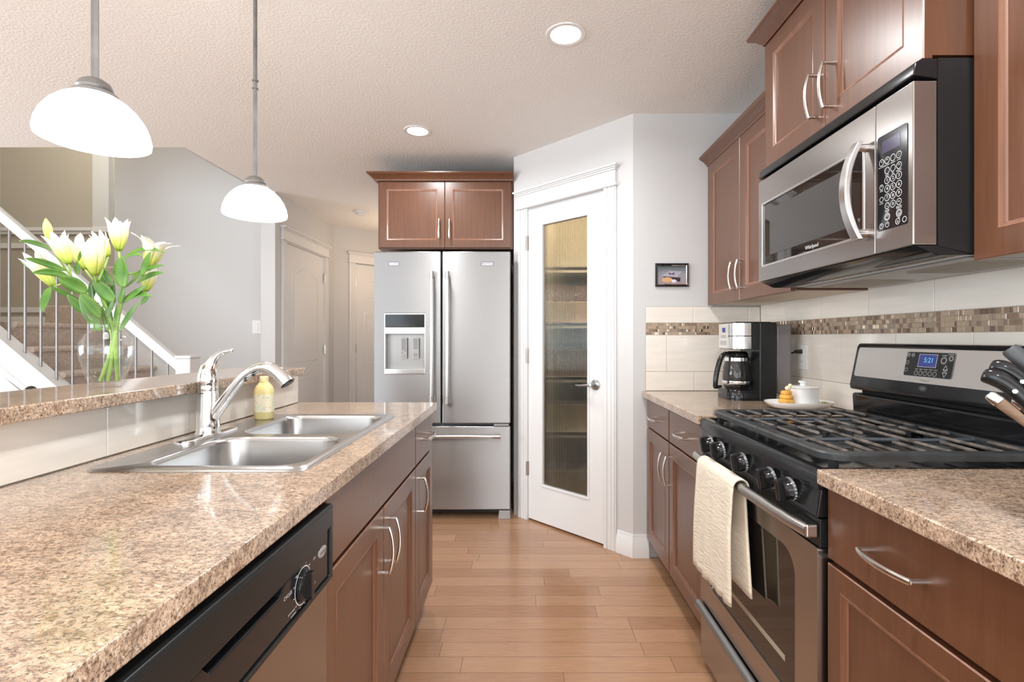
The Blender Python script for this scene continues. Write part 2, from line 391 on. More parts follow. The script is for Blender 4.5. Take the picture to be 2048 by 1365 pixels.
# ------------------------------------------------------------------ room shell
H = 2.44; XR = 1.305; YB = 2.763
struct('floor', MB().box(-6.6, 1.45, -2.7, 7.4, -0.06, 0.0), 'floor', smooth=False)
c = MB(); c.box(-6.1, 1.45, -2.7, 3.25, H, H + 0.3); c.box(-2.2, 1.45, 3.25, 7.4, H, H + 0.3)
struct('ceiling', c, 'ceiling', smooth=False)
b = MB(); b.box(XR, XR + 0.12, -0.45, 4.2, 0, H); b.F = FR((XR, 0, 0), RIGHT); b.ring_slab((0.45, 2.7, 0, H), (0.62, 2.5, 0.25, 2.2), -0.12, 0)  # opening near the camera is added for the side fill light
struct('wall_right', b, 'wall', smooth=False)
struct('wall_back', MB().box(0.60, XR, YB, YB + 0.11, 0, H), 'wall', smooth=False)
# angled pantry wall, built with its door opening; s runs from corner B towards corner A
S2 = math.sqrt(0.5)
FA = FR((-0.0697, 3.4327, 0), (S2, -S2, 0)); WA = 0.6697 / S2      # u from A (left) to B (right)
def ua(t): return (0.6697 - t) / S2
d0, d1 = ua(0.570), ua(0.138)
a = MB(FA); a.box(0, d0 - 0.012, 0, H, -0.11, 0); a.box(d1 + 0.012, WA, 0, H, -0.11, 0); a.box(d0 - 0.012, d1 + 0.012, 2.05, H, -0.11, 0)
struct('wall_pantry', a, 'wall', smooth=False)
struct('wall_alcove', MB().box(-0.07, 0.04, 3.46, 4.2, 0, H), 'wall', smooth=False)
struct('wall_fridge', MB().box(-1.06, 1.42, 4.2, 4.31, 0, H), 'wall', smooth=False)
# hall beyond: side wall with a door, then an angled wall with a door
XH = -2.09
b = MB(); b.box(XH - 0.12, XH, 4.22, 4.40, 0, H); b.box(XH - 0.12, XH, 5.265, 5.53, 0, H); b.box(XH - 0.12, XH, 4.40, 5.265, 2.058, H)
struct('wall_hall', b, 'wall', smooth=False)
FH = FR((XH, 5.52, 0), (S2, S2, 0))
e0, e1 = 0.178 / S2, 0.178 / S2 + 0.77
b = MB(FH); b.box(-0.05, e0 - 0.01, 0, H, -0.1, 0); b.box(e1 + 0.01, 1.75, 0, H, -0.1, 0); b.box(e0 - 0.01, e1 + 0.01, 2.05, H, -0.1, 0)
struct('wall_hall_corner', b, 'wall', smooth=False)
struct('wall_hall_end', MB().box(-1.06, -0.95, 4.31, 6.8, 0, H), 'wall', smooth=False)
# stairwell
struct('wall_stair', MB().box(-3.83, XH - 0.12, 4.70, 4.82, 0, 4.6), 'wall', smooth=False)
struct('wall_stair_side', MB().box(-2.22, -2.205, 3.25, 4.7, H, 4.6), 'wall', smooth=False)
struct('wall_landing', MB().box(-6.6, -2.2, 5.80, 5.92, 0, 4.6), 'wall_dim', smooth=False)
struct('wall_landing_side', MB().box(-6.6, -6.5, 3.25, 5.8, 0, 4.6), 'wall_dim', smooth=False)
struct('wall_stair_end', MB().box(-6.6, -3.96, 3.765, 3.80, 0, 4.6), 'wall', smooth=False)
struct('ceiling_stairwell', MB().box(-6.6, -2.2, 3.25, 5.9, 4.6, 4.7), 'white', smooth=False)
struct('wall_upper', MB().box(-6.6, -2.2, 3.12, 3.25, H + 0.3, 4.6), 'wall', smooth=False)
# behind the camera and the dining side, each with its window opening
b = MB(FR((-6.1, -2.6, 0), (1, 0, 0))); b.ring_slab((0, 7.55, 0, H), (1.4, 6.8, 0.25, 2.3), 0, 0.1)
struct('wall_front', b, 'wall', smooth=False)
b = MB(FR((-6.0, -2.6, 0), (0, 1, 0))); b.ring_slab((0, 6.35, 0, H), (1.6, 4.8, 0.5, 2.28), -0.1, 0)
struct('wall_left', b, 'wall', smooth=False)
for i, (F, w, h) in enumerate(((FR((-4.7, -2.62, 0.25), (1, 0, 0)), 5.4, 2.05), (FR((-6.05, -1.0, 0.5), (0, 1, 0)), 3.2, 1.78), (FR((XR + 0.06, -0.62, 0.25), RIGHT), 1.88, 1.95))):  # the last window, on the right wall, is added for the side fill
    fr = MB(F); fr.ring_slab((0, w, 0, h), (0.05, w / 2 - 0.03, 0.05, h - 0.05), -0.03, 0.03); fr.ring_slab((w / 2 - 0.03, w, 0, h), (w / 2 + 0.03, w - 0.05, 0.05, h - 0.05), -0.03, 0.03)
    struct('window_%d' % (i + 1), fr, 'white', smooth=False)
# baseboards with a stepped top
def baseboard(name, F, u0, u1):
    m = MB(F)
    prof = [(0, 0), (0, 0.016), (0.075, 0.016), (0.083, 0.012), (0.095, 0.012), (0.105, 0.007), (0.122, 0.006), (0.124, 0)]
    m.loops([[(u, z, w) for z, w in prof] for u in (u0, u1)], True, True, True)
    return struct(name, m, 'white')
baseboard('baseboard_back', FR((0.60, YB, 0), FRONT), -0.006, 0.085)
baseboard('baseboard_pantry', FA, ua(0.0724), WA + 0.006)
baseboard('baseboard_hall', FR((XH, 5.41, 0), LEFTF), 0.0, 0.11)
baseboard('baseboard_hall_corner', FH, 0, e0 - 0.085)

def casing(name, F, u0, u1, top, cw=0.085, label=None):
    """door casing: two fluted legs, a frieze board and a cap; u0..u1 is the opening"""
    m = MB(F)
    for s0, s1, sg in ((u0 - cw, u0, 1), (u1, u1 + cw, -1)):
        m.box(s0, s1, 0, top, 0, 0.012)
        x0 = s0 + 0.018 if sg > 0 else s0 + 0.012
        m.box(s0 + 0.004, s0 + 0.026, 0, top, 0.012, 0.018); m.box(s1 - 0.022, s1 - 0.008, 0, top, 0.012, 0.017); m.box(s0 + 0.034, s1 - 0.03, 0, top, 0.012, 0.0165)
    m.box(u0 - cw - 0.012, u1 + cw + 0.012, top, top + 0.014, 0, 0.03)
    m.box(u0 - cw, u1 + cw, top + 0.014, top + 0.09, 0, 0.02)
    m.box(u0 - cw - 0.006, u1 + cw + 0.006, top + 0.09, top + 0.1, 0, 0.028)
    m.box(u0 - cw - 0.014, u1 + cw + 0.014, top + 0.1, top + 0.108, 0, 0.036); m.box(u0 - cw - 0.022, u1 + cw + 0.022, top + 0.108, top + 0.12, 0, 0.045)
    # jamb lining the opening
    m.box(u0 - 0.008, u0 + 0.0, 0, top, -0.11, 0.0); m.box(u1, u1 + 0.008, 0, top, -0.11, 0.0); m.box(u0 - 0.008, u1 + 0.008, top - 0.006, top, -0.11, 0.0)
    return struct(name, m, 'white', bevel=0.0015, bseg=1)
def hinge(F, u, z, parent):
    m = MB(F); m.box(u - 0.012, u + 0.012, z - 0.045, z + 0.045, 0, 0.003); m.tube([(u, z - 0.046, 0.008), (u, z + 0.046, 0.008)], 0.006, 8)
    return m.build('hinge', 'nickel', parent)

# pantry door with a reeded glass light
casing('trim_1', FA, d0 - 0.004, d1 + 0.004, 2.065)
dr = thing('door_1', 'white pantry door with tall reeded glass pane', 'door', (-0.07, 3.43, 0), kind='structure')
g0, g1 = ua(0.4775), ua(0.2226)
m = MB(FA); m.ring_slab((d0, d1, 0.012, 2.052), (g0 - 0.012, g1 + 0.012, 0.248, 1.947), -0.036, 0.0); m.build('door_slab', 'white', dr, bevel=0.002)
m = MB(FA); m.ring_slab((g0 - 0.016, g1 + 0.016, 0.244, 1.951), (g0, g1, 0.26, 1.935), -0.03, 0.006); m.build('glazing_bead', 'white', dr, bevel=0.004)
m = MB(FA); nfl = 38; wv = (g1 - g0 + 0.02) / nfl; pts = []
for k in range(nfl):
    for j in range(6):
        t = j / 6; pts.append((g0 - 0.01 + (k + t) * wv, -0.012 + 0.0024 * math.sin(PI * t)))
pts.append((g1 + 0.01, -0.012))
m.loops([[(u, z, w) for u, w in pts] + [(g1 + 0.01, z, -0.018), (g0 - 0.01, z, -0.018)] for z in (0.252, 1.943)], True, True, True)
m.build('reeded_pane', 'reeded', dr, sharp=60)
for z in (1.834, 1.088, 0.342): hinge(FA, d0 - 0.006, z, dr)
m = MB(FA); uh = ua(0.184) + 0.005
m.lathe([(0.0, 0.0), (0.031, 0.0), (0.031, 0.005), (0.024, 0.010), (0.013, 0.014), (0.011, 0.045), (0.014, 0.05), (0.012, 0.058), (0.0, 0.06)], (uh, 0.931, 0), 24, 'Z')
m.tube([(uh, 0.931, 0.052), (uh - 0.02, 0.931, 0.054), (uh - 0.05, 0.927, 0.054), (uh - 0.085, 0.924, 0.052), (uh - 0.112, 0.926, 0.05)], [0.010, 0.011, 0.012, 0.010, 0.004], 12, flat=0.7)
m.build('lever_handle', pmat('pewter_lever', (0.42, 0.42, 0.42), 0.3, 0.9), dr)

# panelled hall doors
def panel_relief(m, poly, d=0.010):
    """sunk groove and raised field inside outline poly on the slab face"""
    c = Vector((sum(p[0] for p in poly) / len(poly), sum(p[1] for p in poly) / len(poly)))
    xs = [p[0] for p in poly]; ys = [p[1] for p in poly]; hw = (max(xs) - min(xs)) / 2; hh = (max(ys) - min(ys)) / 2
    def inset(k): return [(c.x + (p[0] - c.x) * (1 - k / hw), c.y + (p[1] - c.y) * (1 - k / hh)) for p in poly]
    rings = [(0, 0.0005), (0.008, 0.005), (0.016, 0.0025), (0.024, 0.0015), (0.05, 0.006)]
    m.loops([[(u, v, w) for u, v in inset(k)] for k, w in rings], True, False, True)
def arch(u0, u1, v0, v1, n=14):
    p = [(u0, v0), (u1, v0), (u1, v1 - 0.07)]
    for k in range(1, n):
        t = k / n; p.append((u1 + (u0 - u1) * t, v1 - 0.07 + 0.07 * (0.5 - 0.5 * math.cos(2 * PI * t)) ** 1.2))
    p.append((u0, v1 - 0.07)); return p
FD = FR((XH, 4.41, 0), LEFTF); wd = 0.845
casing('trim_2', FD, 0, wd, 2.055)
dr = thing('door_2', 'cream arch-topped two panel door in the hall', 'door', (XH, 4.83, 0), kind='structure')
m = MB(FD); m.box(0.0005, wd - 0.0005, 0.01, 2.047, -0.045, -0.012); m.build('door_slab', 'white', dr, bevel=0.002)
for poly in (arch(0.14, wd - 0.14, 0.98, 1.87), [(0.14, 0.25), (wd - 0.14, 0.25), (wd - 0.14, 0.83), (0.14, 0.83)]):
    m = MB(FD); m.F = FD @ Matrix.Translation((0, 0, -0.012)); panel_relief(m, poly); m.build('raised_panel', 'white', dr, sharp=50)
for z in (1.834, 1.088): hinge(FD, wd + 0.002, z, dr)
casing('trim_3', FH, e0, e1, 2.055, 0.08)
dr = thing('door_3', 'cream six panel door on the angled hall wall beside the refrigerator', 'door', (-1.7, 5.9, 0), kind='structure')
m = MB(FH); m.box(e0 + 0.0005, e1 - 0.0005, 0.01, 2.047, -0.045, -0.010); m.build('door_slab', 'white', dr, bevel=0.002)
for ua0, ua1 in ((0.11, 0.36), (0.42, 0.66)):
    for v0, v1 in ((0.2, 0.75), (0.9, 1.5), (1.62, 1.88)):
        m = MB(FH @ Matrix.Translation((e0, 0, -0.010))); panel_relief(m, [(ua0, v0), (ua1, v0), (ua1, v1), (ua0, v1)]); m.build('raised_panel', 'white', dr, sharp=50)
for z in (1.834, 1.088): hinge(FH, e0 - 0.004, z, dr)

# ------------------------------------------------------------------ cabinet kit
def pull(F, u, v, vertical, parent, L=0.128):
    m = MB(F @ Matrix.Translation((u, v, 0)) @ (Matrix.Rotation(PI / 2, 4, 'Z') if vertical else Matrix()))
    h = L / 2
    for s in (-h, h):
        m.tube([(s, 0, -0.002), (s, 0, 0.027)], 0.0052, 10)
    pts = [(-h - 0.003, 0, 0.0275)] + [(h * (-1 + 2 * k / 12), 0, 0.028 + 0.011 * (1 - (-1 + 2 * k / 12) ** 2)) for k in range(13)] + [(h + 0.003, 0, 0.0275)]
    m.tube(pts, [0.005] + [0.006] * 13 + [0.005], 10, up=(0, 1, 0), flat=0.75)
    return m.build('handle', 'nickel', parent)
def rectloop(u0, u1, v0, v1, d, w): return [(u0 + d, v0 + d, w), (u1 - d, v0 + d, w), (u1 - d, v1 - d, w), (u0 + d, v1 - d, w)]
def shaker(F, u0, u1, v0, v1, root, name='door', th=0.02, st=0.058):
    m = MB(F)
    m.loops([rectloop(u0, u1, v0, v1, 0, 0.0), rectloop(u0, u1, v0, v1, 0, th - 0.002), rectloop(u0, u1, v0, v1, 0.002, th), rectloop(u0, u1, v0, v1, st, th)], True, True, False)
    q = MB(F); a, b = (u0 + st, u1 - st), (v0 + st, v1 - st)
    q.loops([rectloop(*a, *b, 0, th), rectloop(*a, *b, 0.002, th + 0.0012), rectloop(*a, *b, 0.005, th - 0.0005), rectloop(*a, *b, 0.007, th - 0.003), rectloop(*a, *b, 0.010, th - 0.0035), rectloop(*a, *b, 0.014, th - 0.009)])
    m.loops([rectloop(*a, *b, 0.014, th - 0.009)] * 1 + [rectloop(*a, *b, 0.02, th - 0.009)], True, False, True)
    d = m.build(name, 'wood', root, sharp=30)
    q.build('bead_molding', 'bead', d, sharp=50)
    e = MB(F)                                           # worn lighter outer arris of the door
    e.loops([rectloop(u0, u1, v0, v1, -0.0003, th - 0.0022), rectloop(u0, u1, v0, v1, 0.0021, th + 0.0002)]); e.build('worn_edge', 'bead', d)
    return d
def slab_front(F, u0, u1, v0, v1, root, name='drawer', th=0.02):
    m = MB(F); m.loops([rectloop(u0, u1, v0, v1, 0, 0.0), rectloop(u0, u1, v0, v1, 0, th - 0.003), rectloop(u0, u1, v0, v1, 0.003, th)], True, True, True)
    return m.build(name, 'wood', root, sharp=30)
def carcass(F, u0, u1, v0, v1, depth, root, open_top=False, t=0.018):
    m = MB(F); m.box(u0, u0 + t, v0, v1, -depth, 0); m.box(u1 - t, u1, v0, v1, -depth, 0); m.box(u0 + t, u1 - t, v0, v0 + t, -depth, 0); m.box(u0 + t, u1 - t, v0 + t, v1, -depth, -depth + 0.01)
    if not open_top: m.box(u0 + t, u1 - t, v1 - t, v1, -depth + 0.01, 0)
    m.box(u0 + t, u1 - t, v0 + t, v1 - t, -0.02, -0.002)           # face frame behind the doors
    return m.build('carcass', 'wood', root, smooth=False)
def toe(F, u0, u1, root):
    m = MB(F); m.box(u0, u1, 0, 0.1, -0.075, -0.06); return m.build('toe_kick', 'black_satin', root, smooth=False)
def crown(path, z0, root, name='crown_molding'):
    """path: list of (x,y,nx,ny) points with outward normals; profile grows outward and up"""
    prof = [(0.0, 0.0), (0.012, 0.0), (0.016, 0.010), (0.020, 0.012), (0.030, 0.024), (0.046, 0.034), (0.050, 0.036), (0.056, 0.044), (0.056, 0.050), (0.0, 0.050)]
    m = MB(); m.loops([[(x + nx * p, y + ny * p, z0 + h) for p, h in prof] for x, y, nx, ny in path], True, True, True)
    return m.build(name, 'wood', root, sharp=25)

BZ0, BZ1 = 0.105, 0.880
GAP = 0.0025
# --- right run, far base cabinet: two drawers above two doors
XF = 0.69                                   # carcass face; doors stand 20 mm proud at 0.67
F = FR((XF, 0, 0), RIGHT)                   # u = -y
t = thing('base_cabinet', 'dark red-brown base cabinet with two drawers left of the gas range', 'cabinet', (1.0, 2.3, 0), group='base cabinets')
carcass(F, -2.755, -1.872, BZ0, BZ1, 0.595, t); toe(F, -2.755, -1.872, t)
for a0, a1 in ((-2.738, -2.325), (-2.32, -1.876)):
    d = slab_front(F, a0 + GAP, a1 - GAP, 0.726, 0.872, t); pull(F @ Matrix.Translation((0, 0, 0.02)), (a0 + a1) / 2, 0.795, False, d)
for a0, a1, hu in ((-2.738, -2.325, -2.365), (-2.32, -1.876, -2.28)):
    d = shaker(F, a0 + GAP, a1 - GAP, 0.115, 0.718, t); pull(F @ Matrix.Translation((0, 0, 0.02)), hu, 0.60, True, d)
# --- right run, near base cabinets: one drawer above one door each
for i, (a0, a1, lab) in enumerate(((-1.111, -0.668, 'red-brown base cabinet with one wide drawer right of the gas range'), (-0.664, -0.10, 'red-brown base cabinet at the near end of the right counter'))):
    t = thing('base_cabinet', lab, 'cabinet', (1.0, -(a0 + a1) / 2, 0), group='base cabinets')
    carcass(F, a0, a1, BZ0, BZ1, 0.595, t); toe(F, a0, a1, t)
    d = slab_front(F, a0 + 0.001, a1 - GAP, 0.719, 0.874, t); pull(F @ Matrix.Translation((0, 0, 0.02)), (a0 + a1) / 2 - 0.013, 0.797, False, d)
    d = shaker(F, a0 + 0.001, a1 - GAP, 0.115, 0.709, t, st=0.045); pull(F @ Matrix.Translation((0, 0, 0.02)), a1 - 0.035, 0.60, True, d)
# --- island cabinets
XI = -0.43
FI = FR((XI, 0, 0), LEFTF)                  # u = +y, doors proud to -0.41
t = thing('base_cabinet', 'dark brown sink base cabinet with two tall doors beside the dishwasher', 'cabinet', (-0.72, 1.47, 0), group='base cabinets')
carcass(FI, 1.037, 1.897, BZ0, BZ1, 0.58, t, True); toe(FI, 1.037, 1.897, t)
slab_front(FI, 1.04, 1.897, 0.718, 0.874, t, 'false_front')
for a0, a1, hu in ((1.04, 1.466, 1.43), (1.471, 1.897, 1.507)):
    d = shaker(FI, a0, a1, 0.115, 0.708, t); pull(FI @ Matrix.Translation((0, 0, 0.02)), hu, 0.60, True, d)
t = thing('base_cabinet', 'narrow dark brown base cabinet at the far end of the island', 'cabinet', (-0.72, 2.07, 0), group='base cabinets')
carcass(FI, 1.9, 2.25, BZ0, BZ1, 0.58, t); toe(FI, 1.9, 2.25, t)
d = slab_front(FI, 1.902, 2.248, 0.718, 0.874, t); pull(FI @ Matrix.Translation((0, 0, 0.02)), 2.075, 0.80, False, d)
d = shaker(FI, 1.902, 2.248, 0.115, 0.708, t); pull(FI @ Matrix.Translation((0, 0, 0.02)), 1.937, 0.60, True, d)
t = thing('base_cabinet', 'dark brown base cabinet nearest the camera on the island', 'cabinet', (-0.72, 0.26, 0), group='base cabinets')
carcass(FI, 0.1, 0.425, BZ0, BZ1, 0.58, t); toe(FI, 0.1, 0.425, t); shaker(FI, 0.102, 0.422, 0.115, 0.874, t)

# --- wall cabinets
XU = 1.025
FU = FR((XU, 0, 0), RIGHT)
t = thing('wall_cabinet', 'dark brown upper cabinet with two doors left of the microwave', 'cabinet', (1.16, 2.33, 1.385), group='upper cabinets')
carcass(FU, -2.758, -1.893, 1.385, 2.15, XR - XU - 0.002, t)
m = MB(FU); m.box(-2.74, -1.91, 1.3845, 1.3855, -0.262, -0.02); m.build('underside_panel', pmat('pale_maple_melamine', (0.72, 0.62, 0.50), 0.5), t)
for a0, a1, hu in ((-2.748, -2.345, -2.38), (-2.341, -1.9, -2.305)):
    d = shaker(FU, a0 + 0.001, a1, 1.383, 2.144, t); pull(FU @ Matrix.Translation((0, 0, 0.02)), hu, 1.50, True, d)
crown([(XU - 0.008, 2.76, -1, 0), (XU - 0.008, 1.888, -1, 0)], 2.145, t)
XM = 0.919
FM = FR((XM, 0, 0), RIGHT)
t = thing('wall_cabinet', 'deep red-brown upper cabinet with two doors above the microwave', 'cabinet', (1.1, 1.5, 1.84), group='upper cabinets')
carcass(FM, -1.875, -1.131, 1.842, 2.30, XR - XM - 0.002, t)
for a0, a1, hu in ((-1.874, -1.505, -1.54), (-1.501, -1.131, -1.467)):
    d = shaker(FM, a0, a1, 1.835, 2.293, t); pull(FM @ Matrix.Translation((0, 0, 0.02)), hu, 1.945, True, d)
crown([(XR - 0.002, 1.877, 0, 1), (XM - 0.008, 1.877, -1, 1), (XM - 0.008, 1.131, -1, 0)], 2.30, t)
t = thing('wall_cabinet', 'red-brown upper cabinet at the right edge beside the microwave', 'cabinet', (1.16, 0.8, 1.385), group='upper cabinets')
carcass(FU, -1.125, -0.45, 1.385, 2.30, XR - XU - 0.002, t)
d = shaker(FU, -1.124, -0.79, 1.378, 2.293, t); d = shaker(FU, -0.786, -0.452, 1.378, 2.293, t)
crown([(XU - 0.008, 1.128, -1, 0), (XU - 0.008, 0.45, -1, 0)], 2.30, t)
# --- cabinet over the refrigerator
YF = 3.44
FF = FR((0, YF, 0), FRONT)
t = thing('wall_cabinet', 'dark brown upper cabinet with two doors above the refrigerator', 'cabinet', (-0.53, 3.8, 1.82), group='upper cabinets')
carcass(FF, -0.997, -0.076, 1.815, 2.28, 0.755, t)
for a0, a1, hu in ((-0.985, -0.541, -0.575), (-0.537, -0.09, -0.504)):
    d = shaker(FF, a0, a1, 1.822, 2.27, t, st=0.05); pull(FF @ Matrix.Translation((0, 0, 0.02)), hu, 1.945, True, d)
crown([(-1.0, 4.19, -1, 0), (-1.0, YF - 0.024, -1, -1), (-0.073, YF - 0.024, 0, -1)], 2.272, t)

# ------------------------------------------------------------------ counters, tiles, raised bar
def counter(name, label, x0, x1, y0, y1, z0=0.881, z1=0.915, hole=None):
    m = MB()
    if hole: m.ring_slab((x0, x1, y0, y1), hole, z0, z1)
    else: m.box(x0, x1, y0, y1, z0, z1)
    return tag(m.build(name, 'granite', bevel=0.004, bseg=2), label, 'countertop')
counter('countertop', 'long granite-look island countertop with the sink set into it', -1.013, -0.393, 0.10, 2.27, hole=(-0.925, -0.492, 1.105, 1.862))
counter('countertop', 'granite-look countertop under the coffee maker left of the range', 0.647, XR - 0.01, 1.870, YB - 0.01)
counter('countertop', 'granite-look countertop in the right foreground beside the range', 0.647, XR - 0.01, 0.10, 1.113)
tag(MB().box(-1.245, -0.955, 0.05, 2.20, 1.044, 1.076).build('raised_bar', 'granite', bevel=0.004), 'raised granite-look bar ledge behind the sink holding the flower vase', 'bar top')
struct('wall_half', MB().box(-1.15, -1.022, 0.05, 2.256, 0, 1.043), 'wall', smooth=False)

def tile_rows(F, rows, u0, u1, m, th=0.007, gap=0.0022):
    """rows: (v0, v1, joint) running-bond 302 mm tiles with one joint at u=joint"""
    for v0, v1, j in rows:
        n0 = math.floor((u0 - j) / 0.302); u = j + n0 * 0.302
        while u < u1:
            a, b = max(u + gap / 2, u0), min(u + 0.302 - gap / 2, u1)
            if b - a > 0.004:
                y0, y1 = v0 + gap / 2, v1 - gap / 2
                m.loops([rectloop(a, b, y0, y1, 0, 0.0), rectloop(a, b, y0, y1, 0, th - 0.001), rectloop(a, b, y0, y1, 0.001, th)], True, False, True)
            u += 0.302
def mosaic(F, u0, u1, v0, v1, root):
    m = MB(F); rh = (v1 - v0) / 4; g = 0.0016
    for r in range(4):
        u = u0
        while u < u1 - 0.004:
            w = random.choice((rh, rh, rh, rh * 0.5, rh * 1.0))
            b = min(u + w, u1)
            mi = random.choices(range(5), (5, 3, 4, 2.2, 1.5))[0]; th = 0.007 + random.uniform(-0.0006, 0.0006)
            m.loops([rectloop(u + g / 2, b - g / 2, v0 + r * rh + g / 2, v0 + (r + 1) * rh - g / 2, 0, 0.001), rectloop(u + g / 2, b - g / 2, v0 + r * rh + g / 2, v0 + (r + 1) * rh - g / 2, 0, th - 0.0006), rectloop(u + g / 2, b - g / 2, v0 + r * rh + g / 2, v0 + (r + 1) * rh - g / 2, 0.0007, th)], True, False, True, mi)
            u = b
    return m.build('mosaic_band', MOS, root, sharp=20)
def splash(label, F, loc, u0, u1, rows, band=None, top=1.40, bot=0.915):
    t = thing('tile_backsplash', label, 'backsplash', loc)
    m = MB(F @ Matrix.Translation((0, 0, 0.0))); m.box(u0, u1, bot, top, 0.0, 0.0055); m.build('grout_bed', 'grout', t, smooth=False)
    m = MB(F); tile_rows(F, rows, u0, u1, m, 0.008); m.build('cream_tiles', 'tile', t, sharp=20)
    if band: mosaic(F, u0, u1, band[0], band[1], t)
    return t
RW = ((0.916, 1.0215, -1.588), (1.0215, 1.222, -1.451), (1.288, 1.40, -1.588))
splash('cream tile backsplash with brown mosaic band behind the gas range', FR((XR - 0.001, 0, 0), RIGHT), (1.3, 1.7, 0.915), -YB + 0.01, -0.12, RW, (1.222, 1.288))
RB = ((0.916, 1.0215, 0.932), (1.0215, 1.222, 0.783), (1.288, 1.377, 0.929))
splash('short cream tile backsplash with mosaic band behind the coffee maker', FR((0, YB - 0.001, 0), FRONT), (1.0, 2.76, 0.915), 0.668, XR - 0.011, RB, (1.222, 1.288), 1.378)
splash('low strip of cream tiles under the raised bar behind the faucet', FR((-1.0215, 0, 0), LEFTF), (-1.02, 1.2, 0.915), 0.06, 2.256, ((0.916, 1.043, 1.222),), None, 1.0435)

# ------------------------------------------------------------------ sink, faucet, soap
t = thing('double_sink', 'stainless steel double bowl sink set into the island countertop', 'sink', (-0.7, 1.48, 0.915))
m = MB(); bm = m.bm
zt = 0.9195
outer = rrect(-0.957, -0.478, 1.083, 1.884, 0.035, 6)
bowls = (rrect(-0.862, -0.505, 1.122, 1.452, (0.05, 0.06, 0.075, 0.075), 8), rrect(-0.862, -0.505, 1.492, 1.845, (0.075, 0.075, 0.06, 0.05), 8))
ed = []
def loop_edges(pts, z):
    vs = [m.v((x, y, z)) for x, y in pts]
    return vs, [bm.edges.new((vs[i], vs[(i + 1) % len(vs)])) for i in range(len(vs))]
ov, oe = loop_edges(outer, zt); ed += oe; hv = []
for bl in bowls:
    vs, es = loop_edges(bl, zt); hv.append((bl, vs)); ed += es
bmesh.ops.triangle_fill(bm, use_beauty=True, use_dissolve=False, edges=ed)
lo = [m.v((x + (0.003 if x < -0.7 else -0.003) * -1, y + (0.003 if y < 1.48 else -0.003) * -1, 0.9155)) for x, y in outer]
for i in range(len(ov)): m.f([ov[i], ov[(i + 1) % len(ov)], lo[(i + 1) % len(ov)], lo[i]])
m.build('rim', 'sink', t, sharp=50)
for bl, vs in hv:
    b = MB(); cx = sum(p[0] for p in bl) / len(bl); cyy = sum(p[1] for p in bl) / len(bl)
    rings = []
    for k, z in ((0.0, zt), (0.004, zt - 0.003), (0.007, zt - 0.012), (0.012, 0.80), (0.018, 0.762), (0.035, 0.745), (0.09, 0.737), (0.14, 0.735)):
        hw, hh = 0.178, 0.165
        rings.append([(cx + (x - cx) * (1 - k / hw), cyy + (y - cyy) * (1 - k / hh), z) for x, y in bl])
    b.loops(rings, True, False, True); b.build('bowl', 'sink', t, sharp=60)
    d = MB(); d.lathe([(0.0, 0.7365), (0.03, 0.7365), (0.043, 0.739), (0.045, 0.7365)], (cx, cyy, 0), 24); d.build('drain', 'chrome', t)

YFa = 1.465; XFa = -0.921; ZD = 0.9195
t = thing('faucet', 'tall chrome single lever kitchen faucet arching over the sink', 'faucet', (XFa, YFa, ZD))
m = MB(); out = []
pl = rrect(XFa - 0.028, XFa + 0.028, YFa - 0.125, YFa + 0.125, 0.0275, 10)
def sc(k): return [(XFa + (x - XFa) * k, YFa + (y - YFa) * (1 - (1 - k) * 0.25)) for x, y in pl]
m.loops([[(x, y, z) for x, y in sc(k)] for k, z in ((1, ZD), (1, ZD + 0.004), (0.93, ZD + 0.007), (0.7, ZD + 0.009))], True, False, True)
m.build('deck_plate', 'chrome', t, sharp=60)
m = MB(); m.lathe([(0.0, ZD + 0.006), (0.033, ZD + 0.006), (0.033, ZD + 0.010), (0.0305, 0.935), (0.0305, 0.95), (0.029, 0.99), (0.0275, 1.03), (0.0265, 1.052), (0.0, 1.053)], (XFa, YFa, 0), 32); m.build('body', 'chrome', t, sharp=40)
m = MB()
sp = [(-0.922, 0.945), (-0.900, 0.982), (-0.872, 1.020), (-0.845, 1.056), (-0.818, 1.087), (-0.79, 1.109), (-0.762, 1.120), (-0.735, 1.118), (-0.712, 1.106), (-0.694, 1.09), (-0.680, 1.074)]
dy = [0.0, -0.002, -0.004, -0.006, -0.008, -0.01, -0.012, -0.014, -0.016, -0.017, -0.018]
m.tube(*cr([(x, YFa + k, z) for (x, z), k in zip(sp, dy)], [0.011, 0.0165, 0.0165, 0.015, 0.0145, 0.0145, 0.0155, 0.0175, 0.0195, 0.0215, 0.0225]), 24)
m.build('spout', 'chrome', t, sharp=60)
m = MB(); m.tube([(-0.6815, YFa - 0.018, 1.0755), (-0.6785, YFa - 0.018, 1.0715)], [0.0185, 0.018], 18); m.build('spray_face', 'black_satin', t)
m = MB(); m.sphere((-0.776, YFa - 0.024, 1.099), 0.006, 0.004, 0.004, 10, 6); m.sphere((-0.80, YFa - 0.022, 1.083), 0.005, 0.004, 0.0035, 10, 6); m.build('spray_button', 'black_satin', t)
m = MB(); m.lathe([(0.0, 1.053), (0.0262, 1.053), (0.0268, 1.057), (0.0268, 1.064), (0.0258, 1.067), (0.0275, 1.071), (0.0285, 1.082), (0.0278, 1.096), (0.0245, 1.112), (0.019, 1.125), (0.012, 1.133), (0.0, 1.136)], (XFa, YFa, 0), 32); 
m.build('lever_hub', 'chrome', t, sharp=60)
m = MB(); m.tube(*cr([(-0.922, YFa, 1.10), (-0.914, YFa, 1.122), (-0.902, YFa - 0.002, 1.143), (-0.886, YFa - 0.003, 1.158), (-0.868, YFa - 0.004, 1.1655), (-0.850, YFa - 0.005, 1.168), (-0.846, YFa - 0.005, 1.168)], [0.021, 0.018, 0.0125, 0.0085, 0.0072, 0.0062, 0.004]), 20)
m.build('lever', 'chrome', t, sharp=60)

